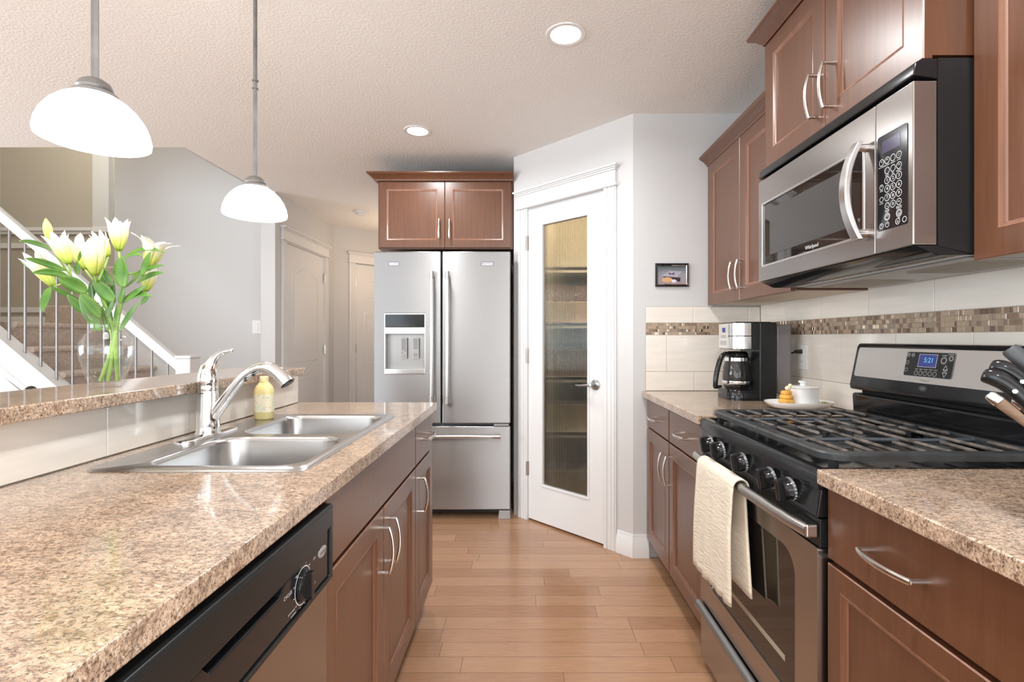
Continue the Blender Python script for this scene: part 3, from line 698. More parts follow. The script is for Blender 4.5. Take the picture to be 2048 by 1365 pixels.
t = thing('soap_bottle', 'yellow dish soap bottle with floral label standing behind the sink', 'bottle', (-0.917, 1.773, ZD))
m = MB(); 
bl = rrect(-0.917 - 0.032, -0.917 + 0.032, 1.773 - 0.024, 1.773 + 0.024, 0.02, 6)
m.loops([[(-0.917 + (x + 0.917) * k, 1.773 + (y - 1.773) * k, z) for x, y in bl] for k, z in ((0.9, ZD + 0.0005), (1, ZD + 0.005), (1, 1.012), (0.97, 1.022), (0.8, 1.036), (0.52, 1.047), (0.46, 1.05), (0.46, 1.052))], True, True, True)
m.build('bottle', pmat('yellow_soap_plastic', (0.86, 0.72, 0.33), 0.3), t, sharp=45)
m = MB(); m.lathe([(0.0, 1.052), (0.0145, 1.052), (0.0145, 1.068), (0.012, 1.07), (0.0, 1.07)], (-0.917, 1.773, 0), 20); m.build('cap', pmat('yellow_cap', (0.88, 0.76, 0.42), 0.35), t)
mm, nt, p = nmat('floral_label')
v1 = nt.nodes.new('ShaderNodeTexVoronoi'); v1.inputs['Scale'].default_value = 95; nt.links.new(coords(nt), v1.inputs['Vector'])
spots = ramp(nt, v1.outputs['Distance'], [(0.25, (1, 1, 1)), (0.45, (0, 0, 0))])
nt.links.new(mix(nt, spots, (0.88, 0.80, 0.58), mix(nt, 0.5, v1.outputs['Color'], (0.80, 0.72, 0.66))), p.inputs['Base Color'])
m = MB(); lb = [q for q in bl]
m.loops([[(-0.917 + (x + 0.917) * 1.012, 1.773 + (y - 1.773) * 1.015, z) for x, y in bl] for z in (0.945, 1.008)]); m.build('label', mm, t)

# ------------------------------------------------------------------ dishwasher
FW = FR((-0.42, 0, 0), LEFTF)
t = thing('dishwasher', 'dishwasher with glossy black control panel and steel door under the island counter', 'dishwasher', (-0.72, 0.73, 0))
y0, y1 = 0.43, 1.033
m = MB(FW); m.box(y0 + 0.004, y1 - 0.004, 0.1, 0.872, -0.56, -0.004); m.build('tub', 'black_satin', t, smooth=False)
m = MB(FW); m.box(y0 + 0.002, y1 - 0.004, 0.12, 0.712, 0.0, 0.016); m.build('door_panel', 'steel_warm', t, bevel=0.003)
m = MB(FW); m.box(y0, y1, 0.0, 0.1, -0.075, -0.06); m.build('toe_kick', 'black_satin', t, smooth=False)
m = MB(FW)
m.ring_slab((y0 + 0.001, y1 - 0.001, 0.714, 0.866), (y0 + 0.012, y1 - 0.014, 0.722, 0.818), -0.003, 0.028)
m.build('console_frame', 'black_satin', t, bevel=0.006, bseg=3)
m = MB(FW); m.prism([(y0 + 0.03, 0.80), (y1 - 0.03, 0.80), (y1 - 0.03, 0.862), (y0 + 0.03, 0.862)], 'Z', 0.02, 0.029); m.build('console_brow', 'black_satin', t, bevel=0.004)
m = MB(FW); m.box(y0 + 0.012, y1 - 0.014, 0.722, 0.818, -0.002, 0.0); m.build('pocket_back', 'black_matte', t)
m = MB(FW)                                               # lower fascia with the handle pocket cut along its top edge
e = [(y0 + 0.014, 0.724), (y1 - 0.016, 0.724), (y1 - 0.016, 0.798), (y1 - 0.20, 0.798), (y1 - 0.215, 0.782), (y1 - 0.40, 0.782), (y1 - 0.415, 0.798), (y0 + 0.014, 0.798)]
m.prism(e, 'Z', 0.002, 0.024); m.build('fascia', 'black', t, bevel=0.003)
kn = (0.8995, 0.762)
m = MB(FW); m.ringflat(kn[0], kn[1], 0.0246, 0.031, 0.033, 32)
for k in range(12):
    aa = 2 * PI * k / 12 + 0.2; r = 0.0365
    m.box(kn[0] + r * math.cos(aa) - 0.002, kn[0] + r * math.cos(aa) + 0.002, kn[1] + r * math.sin(aa) - 0.0006, kn[1] + r * math.sin(aa) + 0.0006, 0.0244, 0.0246)
m.text('CYCLES', 0.0085, 0.842, 0.772, 0.0246); m.text('OFF', 0.006, 0.948, 0.788, 0.0246); m.text('POTS PANS', 0.005, 0.855, 0.737, 0.0246); m.text('NORMAL', 0.005, 0.862, 0.729, 0.0246); m.text('RINSE', 0.005, 0.946, 0.742, 0.0246)
m.text('OPTIONS', 0.009, 0.60, 0.776, 0.0246); m.text('HEAT DRY', 0.006, 0.58, 0.745, 0.0246); m.build('lettering', 'ink_white', t, smooth=False)
m = MB(FW); m.lathe([(0.0, 0.024), (0.027, 0.024), (0.027, 0.030), (0.023, 0.034), (0.0, 0.034)], (kn[0], kn[1], 0), 28); m.box(kn[0] - 0.006, kn[0] + 0.006, kn[1] - 0.024, kn[1] + 0.024, 0.030, 0.043); m.build('cycle_knob', 'black', t, bevel=0.001)
m = MB(FW); m.lathe([(0.0, 0.0), (1.0, 0.0), (1.0, 0.0012), (0.9, 0.002), (0.0, 0.002)], (0, 0, 0), 28)
for v in m.bm.verts:
    pass
m.bm.transform(FW @ Matrix.Translation((0.985, 0.786, 0.024)) @ Matrix.Diagonal((0.019, 0.0105, 1, 1)) @ FW.inverted())
o = m.build('badge', pmat('matte_badge', (0.42, 0.40, 0.38), 0.45, 0.3), t); m = MB(FW); m.text('Whirlpool', 0.0075, 0.985, 0.786, 0.0263); m.build('badge_lettering', 'ink_dark', o, smooth=False)

# ------------------------------------------------------------------ refrigerator
FG = FR((0, 3.395, 0), FRONT)
t = thing('refrigerator', 'stainless steel french door refrigerator with ice dispenser and bottom freezer', 'refrigerator', (-0.54, 3.7, 0))
m = MB(FG); m.box(-0.985, -0.10, 0.05, 1.765, -0.70, -0.006); m.build('case', pmat('fridge_case_grey', (0.16, 0.16, 0.165), 0.5), t, smooth=False)
L = (-0.995, -0.5525, 0.638, 1.781); hol = (-0.922, -0.657, 0.968, 1.366)
m = MB(FG); m.ring_slab(L, hol, 0.0, 0.062); dl = m.build('left_door', 'steel', t, bevel=0.008, bseg=3)
m = MB(FG); m.box(-0.5435, -0.09, 0.638, 1.781, 0.0, 0.062); dr2 = m.build('right_door', 'steel', t, bevel=0.008, bseg=3)
m = MB(FG); m.box(-0.995, -0.09, 0.065, 0.620, 0.0, 0.062); df = m.build('freezer_drawer', 'steel', t, bevel=0.008, bseg=3)
def bar_handle(F, p0, p1, parent, r=0.0115):
    p0, p1 = Vector(p0), Vector(p1); d = (p1 - p0).normalized(); m = MB(F)
    m.tube([p0 + d * 0.03, p1 - d * 0.03], r, 16)
    h = m.build('bar_handle', 'steel_light', parent)
    for q, s in ((p0, 1), (p1, -1)):
        m = MB(F); m.tube([q, q + d * s * 0.05], r * 1.28, 16); m.box(q.x + d.x * s * 0.01 - 0.009, q.x + d.x * s * 0.035 + 0.009, q.y + d.y * s * 0.01 - 0.009, q.y + d.y * s * 0.035 + 0.009, 0.061, q.z); m.build('handle_end', pmat('handle_end_steel', (0.46, 0.44, 0.42), 0.3, 1.0), h)
    return h
bar_handle(FG, (-0.6025, 1.642, 0.115), (-0.6025, 0.776, 0.115), dl)
bar_handle(FG, (-0.5005, 1.642, 0.115), (-0.5005, 0.776, 0.115), dr2)
bar_handle(FG, (-0.93, 0.5605, 0.112), (-0.153, 0.5605, 0.112), df, 0.0105)
# dispenser
m = MB(FG); u0, u1, v0, v1 = hol
dsp = m.box(u0 + 0.001, u1 - 0.001, v0, v1, -0.001, 0.003).build('dispenser', pmat('dispenser_grey', (0.40, 0.385, 0.37), 0.35, 0.6), dl)
m = MB(FG); m.ring_slab((u0 - 0.003, u1 + 0.003, v0 - 0.003, v1 + 0.003), (u0 + 0.002, u1 - 0.002, v0 + 0.033, v1 - 0.004), 0.056, 0.066); m.build('dispenser_frame', 'steel_light', dsp, bevel=0.002)
m = MB(FG); m.box(u0 + 0.002, u1 - 0.002, v1 - 0.088, v1 - 0.002, 0.05, 0.064); m.build('dispenser_display', 'black', dsp, bevel=0.003)
m = MB(FG); m.box(u0 + 0.001, u1 - 0.001, v1 - 0.134, v1 - 0.089, 0.03, 0.066); m.build('dispenser_bar', 'steel_light', dsp, bevel=0.003)
m = MB(FG); m.box(u0, u1, v0, v0 + 0.034, 0.0, 0.067); m.build('drip_tray', 'steel_light', dsp, bevel=0.003)
for uu, kind in ((-0.806, 0), (-0.726, 1)):
    m = MB(FG); m.box(uu - 0.021, uu + 0.021, 1.068, 1.206, 0.02, 0.026); o = m.build('paddle', 'grey_plastic', dsp, bevel=0.002)
    m = MB(FG); m.ring_slab((uu - 0.019, uu + 0.019, 1.07, 1.204), (uu - 0.0165, uu + 0.0165, 1.0725, 1.2015), 0.0262, 0.0268)
    if kind == 0:
        for du, dv in ((-0.005, 0.01), (0.006, -0.004), (-0.006, -0.018)):
            q = [(uu + du + 0.009 * math.cos(PI / 2 * k), 1.108 + dv + 0.009 * math.sin(PI / 2 * k), 0.0268) for k in range(4)]; r = [(uu + du + 0.0065 * math.cos(PI / 2 * k), 1.108 + dv + 0.0065 * math.sin(PI / 2 * k), 0.0268) for k in range(4)]
            m.loops([q, r])
    else:
        for k in range(3): m.box(uu - 0.015, uu + 0.015, 1.108 + k * 0.008, 1.1105 + k * 0.008, 0.0262, 0.0268)
    m.build('paddle_print', 'ink_white', o, smooth=False)
for (u, s, par, txt) in ((-0.8635, 0.034, dl, 'FILTER'), (-0.243, 0.041, dr2, 'MAYTAG')):
    m = MB(FG); m.box(u - s, u + s, 1.684, 1.711, 0.062, 0.0632); o = m.build('badge', pmat('pale_badge', (0.72, 0.72, 0.76), 0.3), par)
    m = MB(FG); m.ring_slab((u - s, u + s, 1.684, 1.711), (u - s + 0.003, u + s - 0.003, 1.687, 1.708), 0.0632, 0.0638); m.text(txt, 0.0185 if txt == 'MAYTAG' else 0.0165, u, 1.6975, 0.0637); m.build('badge_lettering', 'ink_dark', o, smooth=False)
m = MB(FG); m.box(-0.985, -0.10, 0.035, 0.062, -0.02, 0.02); m.build('base_grille', 'black_satin', t, smooth=False)
for u in (-0.95, -0.13):
    m = MB(FG); m.prism([(u - 0.04, 0.0), (u + 0.04, 0.0), (u + 0.036, 0.058), (u - 0.036, 0.058)], 'Z', -0.05, 0.055); m.build('foot', pmat('fridge_foot_grey', (0.42, 0.42, 0.42), 0.5), t, bevel=0.004)
m = MB(FG); m.box(-0.20, -0.10, 0.6215, 0.636, 0.01, 0.07); m.build('drawer_hinge', 'grey_plastic', t, bevel=0.003)

# ------------------------------------------------------------------ gas range
RY0, RY1 = 1.118, 1.865
FS = FR((0.655, 0, 0), RIGHT); A0, A1 = -RY1, -RY0
t = thing('gas_range', 'black and stainless freestanding gas range with five knobs', 'range', (0.98, 1.49, 0))
m = MB(FS); m.box(A0 + 0.002, A1 - 0.002, 0.03, 0.86, -0.62, -0.028); m.build('body', 'black_satin', t, smooth=False)
# cooktop: pressed black top with a raised lip
m = MB(FS); m.loops([rectloop(A0, A1, 0, 0, 0, 0)] * 0 + [[(A0, 0.868, 0.0), (A1, 0.868, 0.0), (A1, 0.868, -0.62), (A0, 0.868, -0.62)], [(A0, 0.900, 0.0), (A1, 0.900, 0.0), (A1, 0.900, -0.62), (A0, 0.900, -0.62)],
    [(A0 + 0.006, 0.910, -0.008), (A1 - 0.006, 0.910, -0.008), (A1 - 0.006, 0.910, -0.615), (A0 + 0.006, 0.910, -0.615)], [(A0 + 0.02, 0.911, -0.022), (A1 - 0.02, 0.911, -0.022), (A1 - 0.02, 0.911, -0.60), (A0 + 0.02, 0.911, -0.60)],
    [(A0 + 0.028, 0.904, -0.03), (A1 - 0.028, 0.904, -0.03), (A1 - 0.028, 0.904, -0.59), (A0 + 0.028, 0.904, -0.59)]], True, True, True)
m.build('cooktop', 'black', t, sharp=40)
# knob fascia, leaning back
m = MB(FS); m.loops([[(A0, 0.868, -0.006), (A1, 0.868, -0.006), (A1, 0.868, -0.06), (A0, 0.868, -0.06)], [(A0, 0.803, 0.004), (A1, 0.803, 0.004), (A1, 0.803, -0.06), (A0, 0.803, -0.06)]], True, True, True); m.build('knob_fascia', 'black', t, bevel=0.004)
for ky in (1.752, 1.655, 1.4915, 1.325, 1.228):
    K = FS @ Matrix.Translation((-ky, 0.8375, 0.0)) @ Matrix.Rotation(0.14, 4, 'X')
    m = MB(K); m.lathe([(0.0, 0.0), (0.026, 0.0), (0.0265, 0.008), (0.024, 0.012), (0.0225, 0.026), (0.0, 0.026)], (0, 0, 0), 28); kb = m.build('knob', 'black', t, sharp=40)
    m = MB(K); m.prism([(-0.0085, -0.026), (0.0085, -0.026), (0.0075, 0.027), (-0.0075, 0.027)], 'Z', 0.010, 0.040); m.build('grip', 'black', kb, bevel=0.004)
    m = MB(K); m.lathe([(0.0268, 0.001), (0.0278, 0.003), (0.0268, 0.0085)], (0, 0, 0), 28); m.build('dial_ring', pmat('dial_ring_grey', (0.16, 0.165, 0.18), 0.35, 0.2), kb)
    m = MB(K)
    for k in range(11):
        aa = -2.2 + k * 0.3; m.box(0.0285 * math.cos(aa) - 0.0008, 0.0285 * math.cos(aa) + 0.0008, 0.0285 * math.sin(aa) - 0.0008, 0.0285 * math.sin(aa) + 0.0008, 0.003, 0.007)
    m.build('dial_marks', 'ink_white', kb)
# oven door
m = MB(FS); m.box(A0 + 0.002, A1 - 0.002, 0.735, 0.80, -0.04, -0.004); vt = m.build('door_vent', 'black_satin', t, bevel=0.003)
m = MB(FS)
for grp in (-1.80, -1.62, -1.44, -1.26):
    for k in range(9): m.box(grp - 0.05 + k * 0.0115, grp - 0.05 + k * 0.0115 + 0.005, 0.768, 0.79, -0.008, -0.0035)
m.build('vent_slots', 'black_matte', vt, smooth=False)
win = (-1.785, -1.215, 0.325, 0.685)
m = MB(FS); ou = rrect(A0 + 0.002, A1 - 0.004, 0.245, 0.735, 0.006, 8); iu = rrect(*win, (0.05, 0.05, 0.06, 0.06), 8)
m.loops([[(u, v, -0.03) for u, v in ou], [(u, v, -0.002) for u, v in ou], [(u * 0.999 - 0.0015, v, 0.0) for u, v in ou], [(u, v, 0.0) for u, v in iu], [(u, v, -0.006) for u, v in iu]], True, True, False)
dor = m.build('oven_door', 'steel_warm', t, sharp=30)
m = MB(FS); m.loops([[(u, v, -0.005) for u, v in iu], [(u, v, -0.0035) for u, v in iu]], True, True, True); m.build('oven_window', 'dark_glass', dor, sharp=30)
iw = rrect(-1.74, -1.26, 0.385, 0.64, 0.012, 4)
m = MB(FS); m.box(-1.735, -1.268, 0.388, 0.403, -0.0034, -0.0028); m.build('painted_reflection', pmat('pale_reflection_strip', (0.42, 0.38, 0.31), 0.2), dor)  # pale reflection low in the oven glass, painted on as a strip
m = MB(FS); pts = [(A0 + 0.006 + (A1 - A0 - 0.012) * k / 24, 0.772, 0.018 + 0.012 * (1 - ((k - 12) / 12) ** 4)) for k in range(25)]
m.tube(pts, [0.0155] * 25, 14, up=(0, 1, 0), flat=0.85)
hd = m.build('oven_handle', pmat('oven_handle_steel', (0.50, 0.48, 0.46), 0.3, 1.0), t)
for u0, u1 in ((A0 + 0.002, A0 + 0.075), (A1 - 0.075, A1 - 0.002)):
    m = MB(FS); m.loops([[(u0, 0.757, -0.002), (u1, 0.757, -0.002), (u1, 0.789, -0.002), (u0, 0.789, -0.002)], [(u0, 0.758, 0.022), (u1, 0.758, 0.026), (u1, 0.787, 0.026), (u0, 0.787, 0.022)]], True, True, True); m.build('handle_end', 'steel_light', hd, bevel=0.005)
# storage drawer
m = MB(FS); m.box(A0 + 0.002, A1 - 0.004, 0.035, 0.232, -0.03, 0.0); dw = m.build('storage_drawer', 'steel_warm', t, bevel=0.004)
m = MB(FS); m.prism([(0.212, 0.0), (0.206, 0.014), (0.212, 0.022), (0.226, 0.022), (0.236, 0.012), (0.236, 0.0)], 'X', A0 + 0.002, A1 - 0.002)
m.build('drawer_pull', pmat('drawer_pull_steel', (0.36, 0.36, 0.36), 0.3, 1.0), dw, sharp=60)
# backguard
def bg(x): return 0.655 - x
prof_r = [(0.905, bg(1.222)), (1.0, bg(1.216)), (1.004, bg(1.225)), (1.004, bg(1.285)), (0.905, bg(1.285))]
m = MB(FS); m.prism(prof_r, 'X', A0, A1); m.build('backguard_riser', 'black', t, bevel=0.006, bseg=3)
m = MB(FS); m.prism([(1.014, bg(1.250)), (1.018, bg(1.210)), (1.035, bg(1.208)), (1.172, bg(1.236)), (1.184, bg(1.242)), (1.186, bg(1.255)), (1.18, bg(1.29)), (1.014, bg(1.29))], 'X', A0 - 0.002, A1 + 0.002); bgd = m.build('backguard', 'black', t, bevel=0.006, bseg=3)
m = MB(FS); m.box(A0 + 0.03, A1 - 0.03, 1.000, 1.018, bg(1.285), bg(1.235)); m.build('backguard_gap', 'black_matte', t, smooth=False)
sl = math.atan2(1.236 - 1.208, 1.172 - 1.035)
B = FS @ Matrix.Translation((0, 1.035, bg(1.208))) @ Matrix.Rotation(-sl, 4, 'X')    # v up the sloping console face
pv = rrect(A0 + 0.016, A1 - 0.016, 0.032, 0.138, 0.010, 5)
m = MB(B); m.loops([[(u, v, -0.001) for u, v in pv], [(u, v, 0.0012) for u, v in pv]], True, True, True); m.build('steel_fascia', pmat('steel_panel', (0.62, 0.605, 0.59), 0.36, 1.0), bgd, sharp=30)
dp = rrect(-1.612, -1.432, 0.052, 0.128, 0.006, 4)
m = MB(B); m.loops([[(u, v, 0.001) for u, v in dp], [(u, v, 0.0022) for u, v in dp]], True, True, True); cp = m.build('control_panel', 'black_satin', bgd, sharp=30)
m = MB(B); m.loops([[(u, v, 0.0024) for u, v in rrect(-1.613, -1.431, 0.051, 0.129, 0.007, 4)], [(u, v, 0.0024) for u, v in dp]]); m.build('panel_bezel', 'steel_light', cp)
m = MB(B); m.box(-1.560, -1.493, 0.083, 0.121, 0.002, 0.0026); scn = m.build('display', 'lcd', cp)
m = MB(B); m.text('5:21', 0.021, -1.522, 0.103, 0.0028); m.build('display_digits', 'lcd_digit', scn, smooth=False)
m = MB(B); m.ring_slab((-1.561, -1.492, 0.082, 0.122), (-1.56, -1.493, 0.083, 0.121), 0.0024, 0.0028)
for u, v, r in ((-1.604, 0.118, 0.006), (-1.586, 0.118, 0.006), (-1.604, 0.094, 0.006), (-1.604, 0.07, 0.006), (-1.468, 0.105, 0.0105), (-1.468, 0.105, 0.008), (-1.444, 0.112, 0.008), (-1.444, 0.112, 0.0055)) + tuple((-1.562 + k * 0.0178, 0.0625, 0.007) for k in range(5)):
    m.ringflat(u, v, 0.0026, r - 0.0009, r, 20)
for k, w in enumerate(('BAKE', 'BROIL', 'WARM', 'TIMER', 'CLOCK')): m.text(w, 0.0045, -1.562 + k * 0.0178, 0.0745, 0.0026)
for v, sg in ((0.083, 1), (0.064, -1)):
    tri = [(-1.457, v), (-1.463 + 0.012 - 0.0, v), (-1.457, v)]
    m.loops([[(-1.457 + x * k, v + sg * y * k, 0.0026) for x, y in ((-0.009, -0.006), (0.009, -0.006), (0, 0.009))] for k in (1, 0.75)])
m.text('START', 0.006, -1.468, 0.1195, 0.0026); m.text('CANCEL', 0.0055, -1.446, 0.1235, 0.0026); m.text('TEMP', 0.005, -1.457, 0.0735, 0.0026)
m.text('E', 0.008, -1.604, 0.118, 0.0026); m.text('H', 0.008, -1.586, 0.118, 0.0026)
m.build('panel_print', 'ink_white', cp, smooth=False)
m = MB(B); m.text('Whirlpool', 0.0085, -1.525, 0.041, 0.0016); m.build('maker_name', 'ink_grey', bgd, smooth=False)
m = MB(B); m.ringflat(0, 0, 0, 0.85, 1, 28); m.lathe([(0.7, 0), (0.0, 0.001)], (0, 0, 0), 24); m.bm.transform(B @ Matrix.Translation((-1.525, 0.016, 0.0015)) @ Matrix.Diagonal((0.017, 0.008, 0.3, 1)) @ B.inverted()); m.build('oval_emblem', pmat('emblem_grey', (0.14, 0.14, 0.14), 0.3, 0.5), bgd)
# burners and grates
for bx, by, r in ((0.80, 1.67, 0.042), (0.80, 1.31, 0.05), (1.07, 1.67, 0.038), (1.07, 1.31, 0.042), (0.935, 1.49, 0.036)):
    m = MB(); m.lathe([(0.0, 0.904), (r * 1.25, 0.904), (r * 1.2, 0.912), (r, 0.913), (r, 0.921), (r * 0.9, 0.926), (0.0, 0.927)], (bx, by, 0), 28); m.build('burner', 'iron', t, sharp=40)
GX0, GX1 = 0.684, 1.205
for gy0, gy1 in ((RY0 + 0.012, 1.4895), (1.4925, RY1 - 0.012)):
    near = gy0 < 1.3
    m = MB(); zg0, zg1 = 0.926, 0.943
    rr = (0.06, 0.06, 0.006, 0.006) if near else (0.006, 0.006, 0.06, 0.06)
    o_ = rrect(GX0, GX1, gy0, gy1, rr, 7); wi = 0.036
    yi0, yi1 = (gy0 + wi, gy1 - 0.010) if near else (gy0 + 0.010, gy1 - wi)
    i_ = rrect(GX0 + wi, GX1 - 0.022, yi0, yi1, (0.03, 0.03, 0.004, 0.004) if near else (0.004, 0.004, 0.03, 0.03), 7)
    m.loops([[(x, y, zg0) for x, y in i_], [(x, y, zg1 - 0.002) for x, y in i_], [(x, y, zg1) for x, y in [((a[0] * 0.9 + b[0] * 0.1), (a[1] * 0.9 + b[1] * 0.1)) for a, b in zip(i_, o_)]], [(x, y, zg1) for x, y in [((a[0] * 0.12 + b[0] * 0.88), (a[1] * 0.12 + b[1] * 0.88)) for a, b in zip(i_, o_)]], [(x, y, zg1 - 0.004) for x, y in o_], [(x, y, zg0) for x, y in o_], [(x, y, zg0) for x, y in i_]])
    g = m.build('grate', 'iron', t, sharp=35)
    ym = (yi0 + yi1) / 2
    m = MB()
    nb = 8
    for k in range(nb):
        x = GX0 + wi + 0.03 + (GX1 - GX0 - wi - 0.022 - 0.045) * k / (nb - 1)
        if k % 2 == 0:
            m.tube([(x, yi0 - 0.004, 0.940), (x, yi1 + 0.004, 0.940)], 0.0052, 8)
        else:
            for a_, b_ in ((yi0 - 0.004, yi0 + (0.10 if near else 0.10)), (yi1 + 0.004, yi1 - 0.10)):
                m.tube([(x, a_, 0.940), (x, b_ - (0.004 if b_ > a_ else -0.004), 0.942), (x, b_, 0.940)], [0.0052, 0.006, 0.003], 8)
    m.build('grate_fingers', 'iron_worn', g)
    m = MB()
    for yy in (ym,): m.tube([(GX0 + wi - 0.004, yy, 0.936), (GX0 + 0.2, yy + 0.008, 0.936), (GX1 - 0.16, yy - 0.008, 0.936), (GX1 - 0.018, yy, 0.936)], 0.0055, 8)
    m.build('grate_crossbar', pmat('blued_iron', (0.11, 0.125, 0.145), 0.4, 0.4), g)
    m = MB()
    for x in (GX0 + 0.03, GX1 - 0.03):
        for y in (gy0 + 0.03, gy1 - 0.03): m.box(x - 0.008, x + 0.008, y - 0.008, y + 0.008, 0.9045, 0.93)
    m.build('grate_feet', 'iron', g)
# towel folded over the oven handle
def towel():
    m = MB(); nu, nv = 26, 40; rings = []
    L1, L2 = 0.335, 0.30; rc = 0.021
    xc, zc = 0.627, 0.772
    def pt(u, sgn, s):
        """u across, s distance below the crown, sgn -1 room side, +1 oven side"""
        y = 1.745 - u * 0.295
        skew = 0.05 * (1 - u)
        fold = 0.006 * math.sin(u * 11 + 0.6) * min(1, s / 0.12) + 0.004 * math.sin(u * 23 + s * 9) * min(1, s / 0.2)
        return (xc - rc - 0.004 - abs(fold) * 0.8 - 0.01 * s / L1 if sgn < 0 else xc + rc * 0.55 + 0.0 + fold * 0.1, y - (0.018 * s / L1 * (1 if sgn < 0 else 2.6)) * u, zc - s * (1 + skew))
    path = [(-1, L1 * (1 - k / 18)) for k in range(18)]
    for i in range(nu + 1):
        u = i / nu; col = [pt(u, sg, s) for sg, s in path]
        for k in range(9):
            aa = PI - PI * k / 8; col.append((xc + (rc + 0.003) * math.cos(aa) * (0.9 if aa < PI / 2 else 1.0), 1.745 - u * 0.295, zc + (rc + 0.002) * math.sin(aa)))
        for k in range(1, 17): col.append(pt(u, 1, L2 * k / 16))
        rings.append(col)
    m.loops(rings, False)
    return m
o = towel().build('dish_towel', 'towel', solid=0.005, sharp=180)
tag(o, 'cream dish towel hanging over the oven handle', 'towel')

# ------------------------------------------------------------------ microwave
MY0, MY1 = 1.128, 1.872
FX = FR((0.874, 0, 0), RIGHT); B0, B1 = -MY1, -MY0
t = thing('microwave_oven', 'stainless and black over-the-range microwave under the upper cabinet', 'microwave', (1.09, 1.5, 1.39))
m = MB(FX); m.prism([(1.834, -0.055), (1.834, -0.425), (1.392, -0.425), (1.392, -0.14), (1.412, -0.055)], 'X', B0, B1); m.build('case', 'black_satin', t, smooth=False)
m = MB(FX); m.prism([(1.787, -0.055), (1.795, 0.0), (1.800, 0.0), (1.824, -0.004), (1.833, -0.02), (1.833, -0.055)], 'X', B0, B1 + 0.001); m.build('top_vent', 'black', t, bevel=0.003)
dl_ = -1.2505
wn = (-1.842, -1.292, 1.467, 1.694)
m = MB(FX); m.ring_slab((B0, dl_ - 0.001, 1.414, 1.784), wn, -0.054, 0.0); md = m.build('door', 'steel_warm', t, bevel=0.003)
m = MB(FX); m.ring_slab((wn[0] - 0.004, wn[1] + 0.004, wn[2] - 0.004, wn[3] + 0.004), (wn[0] + 0.004, wn[1] - 0.004, wn[2] + 0.004, wn[3] - 0.004), -0.01, 0.003); m.build('window_bead', 'steel_light', md, bevel=0.0025)
m = MB(FX); m.box(wn[0], wn[1], wn[2], wn[3], -0.012, -0.003); wg = m.build('window_glass', 'dark_glass', md)
m = MB(FX); m.box(wn[0] + 0.05, wn[1] - 0.05, wn[2] + 0.035, wn[3] - 0.03, -0.0026, -0.0022); m.build('window_screen', pmat('perforated_screen', (0.055, 0.052, 0.05), 0.12, bump=(900, 0.1)), wg)
m = MB(FX); m.text('Whirlpool', 0.017, -1.53, 1.484, -0.0018); m.build('maker_name', 'ink_white', wg, smooth=False)
m = MB(FX); m.prism([(dl_ + 0.001, -0.054), (dl_ + 0.001, 0.0), (B1 - 0.0, 0.0), (B1 - 0.0, -0.054)], 'Y', 1.414, 1.784); pn = m.build('control_face', 'steel_warm', t, bevel=0.003)
cpn = rrect(-1.240, -1.144, 1.466, 1.697, 0.006, 4)
m = MB(FX); m.loops([[(u, v, -0.001) for u, v in cpn], [(u, v, 0.0015) for u, v in cpn]], True, True, True); kp = m.build('keypad', 'black', pn, sharp=30)
m = MB(FX); m.box(-1.224, -1.165, 1.652, 1.682, 0.001, 0.0019); m.build('display', 'lcd_violet', kp)
m = MB(FX); W0 = 0.0018
cols = (-1.226, -1.207, -1.188, -1.169)
def key(u, v, r=0.0082, txt=None, sub=None, s=0.011):
    m.ringflat(u, v, W0, r - 0.0011, r, 22)
    if txt: m.text(txt, s, u, v, W0)
    if sub: m.text(sub, 0.0042, u, v - r - 0.0032, W0)
for k, (tx, sb) in enumerate((('*', 'POPCORN'), ('*', 'POTATO'), ('', 'REHEAT'), ('/', 'COOK'))): key(cols[k], 1.632, 0.0082, tx, sb)
for k, (tx, sb) in enumerate((('', 'PIZZA'), ('', 'VEG'), ('*', 'DEFROST'))): key(cols[k + 1], 1.607, 0.0082, tx, sb)
for r, row in enumerate(('123', '456', '789')):
    for k, ch in enumerate(row): key(cols[k + 1], 1.584 - r * 0.0205, 0.0088, ch)
key(cols[2], 1.5225, 0.0088, '0'); key(cols[1], 1.5225, 0.0078, '-', 'POWER'); key(cols[3], 1.5225, 0.0078, '+', 'ADD MIN')
key(cols[0], 1.572, 0.0066, '*', 'TIMER'); key(cols[0], 1.542, 0.0066, None, 'CLOCK')
key(cols[1], 1.496, 0.0092, None); key(cols[1], 1.496, 0.0066, '*'); key(cols[3], 1.496, 0.0092); key(cols[3], 1.496, 0.0062, 'o'); m.text('START', 0.0046, cols[1], 1.508, W0); m.text('CANCEL', 0.0046, cols[3], 1.508, W0); m.text('OFF', 0.0042, cols[3], 1.484, W0)
key(cols[0], 1.4775, 0.0066, '*'); key(cols[1], 1.4775, 0.0066, '*'); key(cols[3] - 0.004, 1.4775, 0.0072, 'o'); key(-1.152, 1.4775, 0.0066)
m.build('keypad_print', 'ink_white', kp, smooth=False)
m = MB(FX); hy = -1.287
hp = [(hy, 1.455 + 0.25 * k / 14, 0.020 + 0.034 * (1 - ((k - 7) / 7) ** 2)) for k in range(15)]
rings = []
for k, (u, v, w) in enumerate(hp):
    hw = 0.0155; th = 0.007
    rings.append([(u - hw, v, w - th), (u - hw + 0.002, v, w + th), (u + hw - 0.002, v, w + th), (u + hw, v, w - th)])
m.loops(rings, True, True, True); hnd = m.build('door_handle', 'steel_light', md, bevel=0.003, sharp=30)
for v in (1.472, 1.69):
    q = MB(FX); q.tube([(hy + 0.004, v, -0.001), (hy + 0.002, v, 0.024)], 0.010, 14); q.build('handle_post', 'steel_light', hnd)
